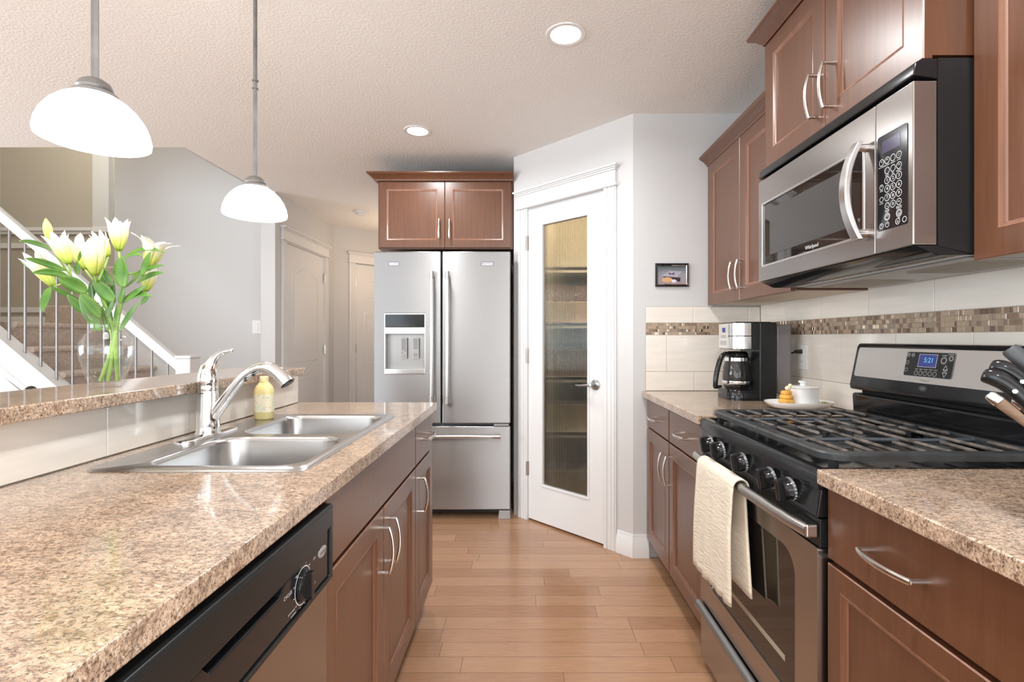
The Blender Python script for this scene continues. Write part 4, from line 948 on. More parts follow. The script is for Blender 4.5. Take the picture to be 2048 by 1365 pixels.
m = MB(FX); m.prism([(1.413, -0.008), (1.410, -0.012), (1.3915, -0.055), (1.3915, -0.142), (1.413, -0.058)], 'X', B0 + 0.001, B1 - 0.001); m.build('bottom_lip', 'black', t, bevel=0.002)
m = MB(FX); m.box(B0 + 0.03, B1 - 0.03, 1.389, 1.3925, -0.40, -0.15); ul = m.build('underside_plate', pmat('microwave_underside', (0.42, 0.41, 0.40), 0.35, 0.6), t)
for u in (-1.70, -1.30):
    m = MB(FX); m.box(u - 0.11, u + 0.11, 1.3865, 1.3895, -0.36, -0.20); m.build('grease_filter', pmat('mesh_filter', (0.34, 0.30, 0.24), 0.4, 0.7, bump=(700, 0.4)), ul)

# ------------------------------------------------------------------ small things on the counters and walls
# coffee maker in the corner
CX, CY, CZ = 1.10, 2.42, 0.9155
t = thing('coffee_maker', 'black and silver drip coffee maker with glass carafe in the counter corner', 'coffee maker', (CX, CY, CZ))
def dshape(x0, x1, y0, y1, r, n=10):
    return rrect(x0, x1, y0, y1, (r, 0.012, 0.012, r), n)
m = MB(); d = dshape(0.955, 1.165, 2.315, 2.525, 0.06); m.loops([[(x, y, z) for x, y in d] for z in (CZ, CZ + 0.042)] + [[(1.06 + (x - 1.06) * 0.97, 2.42 + (y - 2.42) * 0.97, CZ + 0.047) for x, y in d]], True, True, True); m.build('base', 'black', t, sharp=40)
m = MB(); m.box(1.085, 1.165, 2.312, 2.528, CZ, CZ + 0.362); m.build('tower', 'black_satin', t, bevel=0.006)
m = MB(); d = dshape(0.965, 1.09, 2.312, 2.528, 0.055); m.loops([[(x, y, z) for x, y in d] for z in (1.152, 1.276)], True, True, True); m.build('brew_head', 'black_satin', t, bevel=0.003)
m = MB(); d = rrect(0.962, 1.045, 2.309, 2.531, (0.055, 0.002, 0.002, 0.055), 10)
for z0, z1 in ((1.155, 1.212), (1.216, 1.274)): m.loops([[(x, y, z) for x, y in d] for z in (z0, z1)], True, True, True)
m.build('steel_wrap', 'steel_light', t, sharp=40)
m = MB(FR((0.9615, 2.42, 0), RIGHT)); m.box(-0.055, 0.05, 1.16, 1.272, 0, 0.0015); cpn_ = m.build('control_panel', pmat('silver_panel', (0.70, 0.69, 0.67), 0.35, 0.4), t)
m = MB(FR((0.9615, 2.42, 0), RIGHT)); m.box(-0.012, 0.024, 1.232, 1.254, 0.0015, 0.0022); m.build('clock_display', 'lcd', cpn_)
m = MB(FR((0.9615, 2.42, 0), RIGHT))
for k in range(3): m.ringflat(-0.02 + k * 0.022, 1.212, 0.002, 0.005, 0.007, 14)
for k in range(3): m.ringflat(-0.024 + k * 0.026, 1.182, 0.002, 0.007, 0.0095, 16)
m.build('buttons', 'ink_dark', cpn_)
m = MB(); m.box(0.99, 1.15, 2.34, 2.50, 1.276, 1.281); m.build('lid', 'black_satin', t, bevel=0.002)
m = MB(); m.box(1.168, 1.240, 2.325, 2.515, CZ + 0.03, CZ + 0.352); m.build('water_tank', pmat('smoked_tank', (0.20, 0.185, 0.19), 0.1, 0, 0.5), t, bevel=0.01)
cc = (1.025, 2.42)
m = MB(); m.lathe([(0.0, CZ + 0.0475), (0.052, CZ + 0.0475), (0.062, CZ + 0.06), (0.066, CZ + 0.10), (0.062, CZ + 0.15), (0.052, CZ + 0.185), (0.048, CZ + 0.20), (0.046, CZ + 0.20), (0.050, CZ + 0.185), (0.060, CZ + 0.15), (0.064, CZ + 0.10), (0.060, CZ + 0.061), (0.05, CZ + 0.05), (0.0, CZ + 0.05)], (*cc, 0), 32); cf = m.build('carafe', thin_glass('smoked_carafe_glass', (0.62, 0.62, 0.63)), t, sharp=60)
m = MB(); m.lathe([(0.0, CZ + 0.2), (0.05, CZ + 0.2), (0.051, CZ + 0.214), (0.04, CZ + 0.226), (0.0, CZ + 0.228)], (*cc, 0), 28); m.build('carafe_lid', 'black', cf)
m = MB(); m.lathe([(0.0535, CZ + 0.178), (0.056, CZ + 0.18), (0.0545, CZ + 0.196), (0.050, CZ + 0.2)], (*cc, 0), 28); m.lathe([(0.0645, CZ + 0.068), (0.067, CZ + 0.072), (0.067, CZ + 0.084), (0.0665, CZ + 0.086)], (*cc, 0), 28); m.build('carafe_band', 'chrome', cf)
m = MB(); m.tube(*cr([(0.985, 2.402, CZ + 0.212), (0.955, 2.394, CZ + 0.213), (0.932, 2.389, CZ + 0.185), (0.914, 2.386, CZ + 0.12), (0.908, 2.385, CZ + 0.065), (0.912, 2.386, CZ + 0.057), (0.94, 2.392, CZ + 0.06)], [0.009, 0.011, 0.012, 0.012, 0.011, 0.009, 0.006]), 12); m.build('carafe_handle', 'black', cf)
m = MB(); m.tube([(XR - 0.022, 2.334, 1.142), (1.262, 2.345, 1.14), (1.247, 2.40, 1.12), (1.245, 2.47, 1.05), (1.243, 2.5, 0.97), (1.236, 2.49, 0.945)], 0.0035, 8); m.tube([(XR - 0.0145, 2.334, 1.142), (XR - 0.045, 2.334, 1.142)], [0.011, 0.008], 10); m.build('power_cord', 'black_satin', t)
# outlet
t = thing('wall_outlet', 'white duplex outlet on the tiles beside the coffee maker', 'outlet', (XR - 0.01, 2.33, 1.116))
m = MB(FR((XR - 0.009, 2.33, 1.116), RIGHT)); m.box(-0.037, 0.037, -0.058, 0.058, 0, 0.006); m.build('cover_plate', 'plastic_white', t, bevel=0.003)
for v in (0.022, -0.022):
    m = MB(FR((XR - 0.009, 2.33, 1.116), RIGHT)); m.box(-0.016, 0.016, v - 0.015, v + 0.015, 0.0055, 0.0075); so = m.build('socket', 'ceramic', t, bevel=0.002)
    m = MB(FR((XR - 0.009, 2.33, 1.116), RIGHT))
    for u in (-0.006, 0.006): m.box(u - 0.001, u + 0.001, v - 0.003, v + 0.006, 0.007, 0.0078)
    m.build('slots', 'ink_dark', so)
# tray with a lidded crock and a beehive shaker
PX, PY, PZ = 1.13, 2.065, 0.9155
m = MB()
rings = []
for k, z in ((0.55, 0.0), (0.62, 0.002), (0.82, 0.006), (1.0, 0.027), (1.0, 0.030), (0.96, 0.028), (0.83, 0.0085), (0.75, 0.005), (0.5, 0.0045)):
    rings.append([(PX + 0.134 * k * abs(math.cos(a)) ** 0.75 * (1 if math.cos(a) >= 0 else -1), PY + 0.08 * k * abs(math.sin(a)) ** 0.75 * (1 if math.sin(a) >= 0 else -1), PZ + z) for a in [2 * PI * i / 48 for i in range(48)]])
m.loops(rings, True, True, True)
t = thing('serving_plate', 'white oval plate with painted lemons on the far right counter', 'plate', (PX, PY, PZ))
m.build('dish', 'ceramic', t, sharp=60)
m = MB()
for aa in (0.25, -0.3, 2.9, 0.75, 3.4): m.sphere((PX + 0.115 * math.cos(aa), PY + 0.066 * math.sin(aa), PZ + 0.0225), 0.011, 0.009, 0.0035, 12, 6)
m.build('painted_lemons', pmat('lemon_glaze', (0.80, 0.66, 0.10), 0.2), t)
m = MB()
for aa in (0.1, -0.12, 3.15, 0.55): m.sphere((PX + 0.116 * math.cos(aa), PY + 0.066 * math.sin(aa), PZ + 0.0228), 0.008, 0.005, 0.003, 10, 6)
m.build('painted_leaves', pmat('leaf_glaze', (0.34, 0.45, 0.14), 0.2), t)
t = thing('lidded_crock', 'small white lidded ceramic crock standing on the oval plate', 'crock', (1.145, 2.06, PZ + 0.0055))
m = MB(); z0 = PZ + 0.0065; m.lathe([(0.0, z0), (0.050, z0), (0.055, z0 + 0.004), (0.0565, z0 + 0.02), (0.0565, z0 + 0.078), (0.0, z0 + 0.079)], (1.145, 2.06, 0), 40); m.build('pot', 'ceramic', t)
m = MB(); m.lathe([(0.0, z0 + 0.079), (0.0585, z0 + 0.079), (0.0585, z0 + 0.083), (0.05, z0 + 0.0875), (0.013, z0 + 0.089), (0.012, z0 + 0.097), (0.019, z0 + 0.102), (0.017, z0 + 0.108), (0.0, z0 + 0.109)], (1.145, 2.06, 0), 40); m.build('lid', 'ceramic', t)
t = thing('beehive_shaker', 'orange beehive-shaped shaker on the oval plate beside the crock', 'shaker', (1.062, 2.035, PZ + 0.006))
m = MB(); z0 = PZ + 0.0085; pr = [(0.0, z0)]
for k, r in enumerate((0.031, 0.029, 0.026, 0.021)): pr += [(r - 0.004, z0 + k * 0.017 + 0.001), (r, z0 + k * 0.017 + 0.005), (r, z0 + k * 0.017 + 0.012), (r - 0.004, z0 + k * 0.017 + 0.0165)]
pr += [(0.0, z0 + 0.07)]; m.lathe(pr, (1.062, 2.035, 0), 24); m.build('hive', pmat('honey_glaze', (0.80, 0.42, 0.09), 0.25, var=(40, 0.25)), t)
m = MB(); m.sphere((1.066, 2.03, z0 + 0.078), 0.012, 0.010, 0.010, 12, 8); m.sphere((1.074, 2.028, z0 + 0.089), 0.008, 0.008, 0.008, 10, 6); m.build('bee_top', pmat('cream_glaze', (0.86, 0.78, 0.50), 0.2), t)
# framed picture
FP = FR((0.811, YB - 0.0005, 1.551), FRONT)
t = thing('framed_picture', 'small black framed picture on the wall left of the far upper cabinet', 'picture', (0.811, YB, 1.486))
m = MB(FP); m.loops([rectloop(-0.091, 0.091, -0.064, 0.064, 0, 0.0), rectloop(-0.091, 0.091, -0.064, 0.064, 0, 0.012), rectloop(-0.091, 0.091, -0.064, 0.064, 0.004, 0.016), rectloop(-0.091, 0.091, -0.064, 0.064, 0.010, 0.012), rectloop(-0.091, 0.091, -0.064, 0.064, 0.013, 0.005)], True, True, False); fo = m.build('frame', 'black', t, sharp=25)
m = MB(FP); m.loops([rectloop(-0.091, 0.091, -0.064, 0.064, 0.010, 0.0122), rectloop(-0.091, 0.091, -0.064, 0.064, 0.014, 0.0095)]); m.build('silver_lip', 'chrome', fo)
mm, nt, p = nmat('soft_still_life')
sx = nt.nodes.new('ShaderNodeSeparateXYZ'); nt.links.new(coords(nt), sx.inputs[0])
gr = ramp(nt, math_(nt, 'ADD', math_(nt, 'MULTIPLY', sx.outputs[2], 8.0), math_(nt, 'MULTIPLY', noise(nt, coords(nt), 30, 3), 0.2)), [(0.1, (0.42, 0.24, 0.18)), (0.35, (0.36, 0.33, 0.36)), (0.7, (0.30, 0.31, 0.34)), (1.0, (0.10, 0.12, 0.13))])
nt.links.new(gr, p.inputs['Base Color']); p.inputs['Roughness'].default_value = 0.15
m = MB(FP); m.box(-0.078, 0.078, -0.051, 0.051, 0.003, 0.005); pic = m.build('print', mm, t, smooth=False)
def flat(name, poly, col):
    m = MB(FP); m.f([m.v((u, v, w_)) for u, v in poly]); return m.build(name, pmat(name + '_ink', col, 0.3), pic, smooth=False)
w_ = 0.0052; flat('painted_lid', [(-0.058, -0.004), (0.03, -0.012), (0.055, 0.02), (-0.012, 0.023)], (0.42, 0.40, 0.47))
w_ = 0.0053; flat('painted_hollow', [(-0.048, -0.008), (0.048, -0.014), (0.046, -0.036), (-0.03, -0.034)], (0.05, 0.035, 0.04))
w_ = 0.0054; flat('painted_fruit', [(-0.045 + 0.024 * math.cos(a) * 1.2 + 0.02, -0.026 + 0.014 * math.sin(a)) for a in [2 * PI * k / 20 for k in range(20)]], (0.70, 0.40, 0.20))
w_ = 0.0055; flat('painted_blossom', [(0.012 + 0.014 * math.cos(a) * (1 + 0.2 * math.cos(5 * a)), -0.033 + 0.009 * math.sin(a)) for a in [2 * PI * k / 24 for k in range(24)]], (0.75, 0.73, 0.82))
w_ = 0.0055; flat('painted_handle', [(-0.018, 0.016), (-0.016, 0.004), (0.012, 0.003), (0.016, 0.015), (0.008, 0.012), (0.0, 0.007), (-0.010, 0.010)], (0.06, 0.06, 0.07))
# light switch on the stair wall
FSw = FR((-2.50, 4.70, 1.31), FRONT)
t = thing('light_switch', 'white rocker light switch on the grey wall beside the hall corner', 'switch', (-2.5, 4.7, 1.25))
m = MB(FSw); m.box(-0.04, 0.04, -0.063, 0.063, 0, 0.006); m.build('cover_plate', 'plastic_white', t, bevel=0.003)
m = MB(FSw); m.box(-0.017, 0.017, -0.034, 0.034, 0.005, 0.010); m.build('rocker', 'ceramic', t, bevel=0.002)
t = thing('smoke_detector', 'round white smoke detector on the hall ceiling', 'smoke detector', (-1.58, 4.9, H))
m = MB(); m.lathe([(0.0, H - 0.0005), (0.068, H - 0.0005), (0.068, H - 0.02), (0.06, H - 0.024), (0.0, H - 0.024)], (-1.58, 4.9, 0), 28); m.build('base', 'plastic_white', t)
m = MB(); m.lathe([(0.05, H - 0.023), (0.046, H - 0.038), (0.03, H - 0.042), (0.0, H - 0.042)], (-1.58, 4.9, 0), 28); m.build('cover', 'plastic_white', t)

# knife block with knives at the right edge; its slots face the range
OB = Vector((0.815, 0.74, 0)); HB = Vector((0.7071, -0.7071, 0))
FB = FR(OB, HB)                                   # u runs along the block, v up, w across it
t = thing('knife_block', 'dark wooden knife block on the right foreground counter', 'knife block', (0.86, 0.69, 0.9155))
m = MB(FB); m.prism([(-0.02, 0.9155), (0.17, 0.9155), (0.17, 1.12), (0.10, 1.155), (-0.05, 1.027)], 'Z', -0.055, 0.055); m.build('block', 'wood', t, bevel=0.004)
def knife(label, tip, d, L, r, mat, rivets=0, flat_=0.62, bend=0.012, cap=False):
    """handle whose butt is at tip, running along d into the block"""
    t = thing('kitchen_knife', label, 'knife', tip, group='kitchen knives in the block')
    d = Vector(d).normalized(); T = Vector(tip)
    n = Vector((0, 0, 1)); n = (n - d * n.dot(d)).normalized(); sd = d.cross(n)
    pts = [T - n * bend * 1.15 - d * 0.001, T - n * bend * 1.1, T - n * bend * 0.9 + d * 0.004, T - n * bend * 0.35 + d * 0.014, T + d * 0.032, T + d * L * 0.5, T + d * L * 0.8, T + d * L]
    m = MB(); m.tube(*cr(pts, [r * 0.25, r * 0.7, r * 0.95, r * 1.08, r * 1.0, r * 0.86, r * 0.9, r], 4), 18, up=n, flat=flat_); h = m.build('handle', mat, t, sharp=70)
    m = MB(FB); e = FB.inverted() @ (T + d * L); q = FB.to_3x3().inverted() @ d; g = FB.to_3x3().inverted() @ n
    m.loops([[e + g * r * 0.8 + Vector((0, 0, 0.001)), e - g * r * 0.8 + Vector((0, 0, 0.001)), e - g * r * 0.8 - Vector((0, 0, 0.001)), e + g * r * 0.8 - Vector((0, 0, 0.001))], [p + q * 0.045 for p in (e + g * r * 0.8 + Vector((0, 0, 0.001)), e - g * r * 0.8 + Vector((0, 0, 0.001)), e - g * r * 0.8 - Vector((0, 0, 0.001)), e + g * r * 0.8 - Vector((0, 0, 0.001)))]], True, True, True); m.build('blade', 'steel_light', t)
    if cap:
        m = MB(); m.tube([T - d * 0.004, T - d * 0.001, T + d * 0.013], [r * 0.65, r * 1.06, r * 1.2], 16, up=n, flat=0.62); m.build('end_cap', 'steel_light', t)
    for k in range(rivets):
        q = T + d * (0.042 + 0.032 * k); s_ = sd if sd.x < 0 else -sd
        m = MB(); m.tube([q + s_ * r * flat_ * 0.8, q + s_ * (r * flat_ + 0.0008)], 0.0033, 14); m.build('rivet', 'steel_light', h)
    return t
DK = (0.459, -0.459, -0.761)
knife('black riveted knife handle lower in the knife block', (0.744, 0.80, 1.154), DK, 0.128, 0.0125, 'black', 3)
knife('black knife handle in the middle of the knife block', (0.7704, 0.815, 1.1675), DK, 0.128, 0.0125, 'black', 2)
t = thing('sharpening_steel', 'grey round sharpening steel handle topmost in the knife block', 'sharpening steel', (0.795, 0.82, 1.1844), group='kitchen knives in the block')
T = Vector((0.795, 0.82, 1.1844)); d = Vector(DK).normalized()
m = MB(); m.tube([T - d * 0.004, T, T + d * 0.03, T + d * 0.142], [0.0105, 0.0125, 0.013, 0.0125], 24); m.build('handle', pmat('slate_plastic', (0.06, 0.065, 0.068), 0.45), t)
tanm = pmat('tan_wood_handle', (0.19, 0.115, 0.07), 0.45, var=(14, 0.3, (1, 1, 6)))
DT = (0.5, -0.5, -0.68)
knife('tan wood knife handle with steel cap lowest in the knife block', (0.734, 0.79, 1.1136), DT, 0.10, 0.0078, tanm, 0, 0.55, 0.0, True)
knife('short tan steak knife handle beside the lowest tan knife', (0.775, 0.79, 1.107), DT, 0.075, 0.0078, tanm, 0, 0.55, 0.0, True)

# ------------------------------------------------------------------ ceiling lights and pendants
def downlight(x, y, label, power=6.5):
    t = thing('recessed_light', label, 'ceiling light', (x, y, H), group='recessed ceiling lights')
    m = MB(); m.lathe([(0.060, H - 0.002), (0.066, H - 0.005), (0.079, H - 0.004), (0.081, H - 0.0005), (0.060, H - 0.0005)], (x, y, 0), 40); m.build('trim_ring', 'ceramic', t)
    m = MB(); m.lathe([(0.0, H - 0.0025), (0.062, H - 0.0025), (0.062, H - 0.001), (0.0, H - 0.001)], (x, y, 0), 40); m.build('diffuser', 'diffuser', t)
    area('downlight', (x, y, H - 0.012), (0, 0, 0), 0.12, 0.12, power, (0.96, 0.985, 1.0), math.radians(165), 'DISK')
    return t
downlight(0.169, 2.043, 'round recessed ceiling light above the aisle nearer the camera', 8)
downlight(-0.634, 2.993, 'round recessed ceiling light in front of the refrigerator')
downlight(0.30, 0.55, 'round recessed ceiling light above the camera', 15)
downlight(-0.55, -1.2, 'round recessed ceiling light behind the camera', 12)
def pendant(x, y, label, zr=1.642):
    t = thing('pendant_light', label, 'pendant light', (x, y, H), group='pendant lights over the bar')
    prof = [(r * 0.785, zr + z * 0.86) for r, z in ((0.130, 0), (0.131, 0.012), (0.127, 0.032), (0.117, 0.056), (0.100, 0.080), (0.078, 0.100), (0.052, 0.115), (0.030, 0.122))]
    m = MB(); m.lathe(prof + [(r - 0.004, z - 0.002) for r, z in prof[::-1]], (x, y, 0), 48)
    m.f(list(m.bm.verts)[:0]) if False else None
    m.build('glass_shade', 'shade', t, sharp=60)
    m = MB(); m.lathe([(0.0, zr + 0.098), (0.045, zr + 0.094), (0.042, zr + 0.104), (0.032, zr + 0.111), (0.034, zr + 0.115), (0.028, zr + 0.128), (0.018, zr + 0.135), (0.008, zr + 0.138), (0.0, zr + 0.139)], (x, y, 0), 32); m.build('socket_cap', 'pewter', t)
    m = MB(); m.tube([(x, y, zr + 0.132), (x, y, H - 0.02)], 0.0075, 6)
    for z in (zr + 0.445, zr + 0.472): m.lathe([(0.0, z), (0.0105, z), (0.0105, z + 0.004), (0.0, z + 0.004)], (x, y, 0), 12)
    m.build('rod', 'pewter', t, sharp=20)
    m = MB(); m.lathe([(0.0, H - 0.014), (0.03, H - 0.013), (0.045, H - 0.007), (0.05, H - 0.001), (0.0, H - 0.0005)], (x, y, 0), 32); m.build('canopy', 'pewter', t)
    m = MB(); m.sphere((x, y, zr + 0.05), 0.026, 0.026, 0.032, 16, 10); m.tube([(x, y, zr + 0.075), (x, y, zr + 0.1)], 0.012, 12); m.build('bulb', pmat('frosted_bulb', (0.95, 0.93, 0.88), 0.4, emit=(1.0, 0.93, 0.8), estr=6), t)
    point('pendant_lamp', (x, y, zr + 0.01), 7, (1.0, 0.93, 0.84), 0.05)
    return t
pendant(-0.952, 1.115, 'nearer pendant light with white glass dome over the flower vase')
pendant(-0.944, 1.765, 'farther pendant light with white glass dome over the sink end of the bar', 1.635)

# ------------------------------------------------------------------ staircase and railing
YN, YS = 3.70, 4.70; X0 = -2.50; RUN, RISE = 0.235, 0.19
t = thing('staircase', 'carpeted beige staircase climbing left to a landing', 'staircase', (-3.2, 4.2, 0), kind='structure')
for k in range(7):
    x = X0 - k * RUN; z = (k + 1) * RISE; x1 = x - RUN if k < 6 else -6.4
    m = MB(); yn = YN + 0.045 if k < 6 else YN + 0.15
    prof = [(x, 0.0 if k == 0 else z - RISE - 0.02), (x, z - 0.045)] + [(x + 0.004 + 0.022 * math.cos(a), z - 0.022 + 0.022 * math.sin(a)) for a in [-PI / 2 + PI * j / 8 for j in range(9)]] + [(x1, z), (x1, 0.0 if k == 0 else z - RISE - 0.02)]
    m.prism(prof, 'Y', yn, YS - 0.02 if k < 6 else 5.78); m.build('carpeted_step', 'carpet', t, sharp=50)
sl_ = RISE / RUN
m = MB(); m.prism([(X0 + 0.1, 0.0), (X0 + 0.1, 0.19), (X0 - 1.35, 0.19 + 1.45 * sl_), (X0 - 1.35, 0.0)], 'Y', YS - 0.02, YS - 0.001); m.build('far_skirt_board', 'white', t)
# second flight rising beyond the landing
for k in range(3):
    m = MB(); z = 1.33 + (k + 1) * 0.19; m.box(-4.62 + k * 0.24, -3.6, 4.84, 5.75, z - 0.19, z); m.build('carpeted_step', 'carpet', t, bevel=0.02)
t = thing('stair_railing', 'white stair railing with thin metal balusters along the stairs', 'railing', (-2.48, YN, 0))
m = MB(); m.box(-2.535, -2.425, YN - 0.05, YN + 0.06, 0, 1.055); m.box(-2.54, -2.42, YN - 0.055, YN + 0.065, 1.055, 1.078); m.build('newel_post', 'white', t, bevel=0.008)
SR = 0.845
def rail_z(x): return 1.035 + (-2.52 - x) * SR
m = MB(); xl = -4.3
m.loops([[(x, y, rail_z(x) + dz) for y, dz in ((YN - 0.028, -0.085), (YN + 0.028, -0.085), (YN + 0.032, -0.03), (YN + 0.026, -0.006), (YN, 0.0), (YN - 0.026, -0.006), (YN - 0.032, -0.03))] for x in (-2.53, xl)], True, True, True)
m.build('handrail', 'white', t, sharp=40)
def curb(x): return rail_z(x) - 0.93
m = MB(); m.loops([[(x, y, max(0, curb(x) + dz)) for y, dz in ((YN - 0.05, -0.30), (YN + 0.05, -0.30), (YN + 0.05, 0.0), (YN - 0.05, 0.0))] for x in (-2.53, xl)], True, True, True)
m.loops([[(x, y, curb(x) + dz) for y, dz in ((YN - 0.062, -0.03), (YN - 0.05, -0.03), (YN - 0.05, 0.006), (YN + 0.056, 0.006), (YN + 0.056, 0.018), (YN - 0.062, 0.018))] for x in (-2.53, xl)], True, True, True)
m.loops([[(x, y, curb(x) + dz) for y, dz in ((YN - 0.058, -0.20), (YN - 0.05, -0.20), (YN - 0.05, -0.175), (YN - 0.064, -0.18))] for x in (-2.53, xl)], True, True, True)
m.build('stringer', 'white', t, sharp=30)
for k in range(-3, 11):
    x = -3.79 + k * 0.1165
    m = MB(); m.tube([(x, YN, curb(x) + 0.012), (x, YN, rail_z(x) - 0.08)], 0.0085, 8); m.build('baluster', pmat('baluster_metal', (0.34, 0.32, 0.31), 0.35, 0.85) if k == -3 else bpy.data.materials['baluster_metal'], t)
m = MB(); m.prism([(-2.72, 0.0), (-4.6, 0.0), (-4.6, 1.61), (-2.9, 0.176)], 'Y', YN - 0.045, YN + 0.045); struct('wall_under_stair', m, 'wall', smooth=False)
# ledge and trim on the landing wall
FL = FR((0, 5.80, 0), FRONT)
m = MB(FL); m.box(-6.2, -4.93, 2.435, 2.475, 0.0, 0.05); m.box(-4.93, -4.70, 2.415, 2.475, 0.0, 0.075); m.box(-6.2, -4.7, 2.40, 2.435, 0.0, 0.03); struct('trim_4', m, 'white', bevel=0.006)
m = MB(FL); m.box(-4.93, -4.745, 2.475, 4.55, 0.0, 0.06); struct('trim_5', m, 'wall', smooth=False)
m = MB(FL); m.box(-6.2, -5.05, 1.33, 1.45, 0.0, 0.03); m.ring_slab((-6.1, -5.1, 1.5, 2.3), (-6.04, -5.16, 1.56, 2.24), 0, 0.02); struct('trim_6', m, 'white', bevel=0.004)

# ------------------------------------------------------------------ bar stool behind the bar (only its back shows)
t = thing('bar_stool', 'black bar stool whose rounded back rises just behind the raised bar', 'stool', (-1.57, 1.5, 0))
m = MB(); m.box(-1.74, -1.40, 1.33, 1.67, 0.60, 0.635); m.build('seat', 'black_satin', t, bevel=0.01)
for x in (-1.71, -1.43):
    for y in (1.36, 1.64):
        m = MB(); m.tube([(x * 1.0, y, 0.0), (x, y, 0.60)], 0.014, 10); m.build('leg', 'black_satin', t)
m = MB(); m.tube([(-1.43, 1.40, 0.63), (-1.46, 1.38, 0.90), (-1.472, 1.42, 0.985), (-1.472, 1.5, 1.0), (-1.472, 1.58, 0.985), (-1.46, 1.62, 0.90), (-1.43, 1.60, 0.63)], 0.012, 10); m.tube([(-1.472, 1.5, 0.99), (-1.472, 1.5, 1.042)], [0.008, 0.012], 10); m.sphere((-1.472, 1.5, 1.0475), 0.0145); m.build('backrest', 'black_satin', t)

# ------------------------------------------------------------------ pantry shelves and stores behind the reeded glass
t = thing('pantry_shelves', 'white pantry shelves seen through the reeded door glass', 'shelving', (0.6, 3.95, 0))
for z in (1.73, 1.318, 0.917, 0.508):
    m = MB(); m.box(0.045, XR - 0.002, 3.70, 4.195, z - 0.022, z); m.box(0.045, XR - 0.002, 3.70, 3.715, z - 0.04, z); m.build('shelf', 'white', t, smooth=False)
def store(name, label, cat, x0, x1, z, h, col, y0=3.76, y1=4.0, rough=0.5, lid=None):
    t = thing(name, label, cat, ((x0 + x1) / 2, (y0 + y1) / 2, z), group='stores on the pantry shelves')
    m = MB(); m.loops([[(x, y, zz) for x, y in rrect(x0 + i, x1 - i, y0 + i, y1 - i, 0.012, 3)] for i, zz in ((0.006, z + 0.0005), (0.0, z + h))], True, True, True); m.build('body', pmat(name + '_colour', col, rough, var=(14, 0.15)), t, sharp=40)
    m = MB(); m.box(x0 - 0.003, x1 + 0.003, y0 - 0.003, y1 + 0.003, z + h, z + h + 0.012); m.build('lid', pmat(name + '_lid', lid or tuple(min(1, c * 1.15) for c in col), 0.4), t, bevel=0.003)
store('storage_bin', 'pale pink storage bin on the second pantry shelf behind the glass', 'bin', 0.10, 0.66, 1.318, 0.15, (0.85, 0.70, 0.62))
store('storage_bin', 'white storage bin on the lowest pantry shelf behind the glass', 'bin', 0.10, 0.68, 0.508, 0.19, (0.85, 0.85, 0.85))
store('storage_bin', 'pale grey storage bin on the pantry floor behind the glass', 'bin', 0.10, 0.70, 0.0, 0.20, (0.80, 0.82, 0.82))
store('food_box', 'stacked brown food box on the third pantry shelf behind the glass', 'box', 0.08, 0.36, 0.917, 0.19, (0.28, 0.17, 0.13))
store('food_box', 'dark grey food box on the third pantry shelf behind the glass', 'box', 0.38, 0.62, 0.917, 0.24, (0.16, 0.15, 0.16))
store('food_box', 'orange-brown food box above the pink bin behind the glass', 'box', 0.10, 0.30, 1.485, 0.10, (0.48, 0.24, 0.14))
store('food_box', 'dark food box above the pink bin behind the glass', 'box', 0.34, 0.62, 1.485, 0.14, (0.17, 0.165, 0.17))
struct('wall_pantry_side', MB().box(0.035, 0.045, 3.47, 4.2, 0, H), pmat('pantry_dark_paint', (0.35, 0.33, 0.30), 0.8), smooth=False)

# ------------------------------------------------------------------ glass vase and lilies
VX, VY, VZ = -1.09, 1.312, 1.0765
t = thing('glass_vase', 'clear glass vase half full of water on the raised bar', 'vase', (VX, VY, VZ))
op = [(r * 0.80, z) for r, z in ((0.038, 0.0), (0.041, 0.003), (0.045, 0.010), (0.058, 0.042), (0.069, 0.078), (0.0725, 0.100), (0.070, 0.117), (0.060, 0.131), (0.048, 0.142), (0.0435, 0.154), (0.044, 0.166), (0.051, 0.180), (0.063, 0.193))]
inn = [(max(r - 0.0022, 0), z) for r, z in op[3:]]
m = MB(); m.lathe([(0.0, VZ)] + [(r, VZ + z) for r, z in op] + [(r, VZ + z) for r, z in inn[::-1]] + [(0.029, VZ + 0.014), (0.0, VZ + 0.012)], (VX, VY, 0), 56); m.build('vase', 'glass', t, sharp=60)
m = MB(); wp = [(0.0285, 0.0145), (0.0435, 0.043), (0.0515, 0.074)]
m.lathe([(0.0, VZ + 0.0125)] + [(r, VZ + z) for r, z in wp] + [(0.0, VZ + 0.074)], (VX, VY, 0), 56); m.build('water', 'water', t, sharp=40)

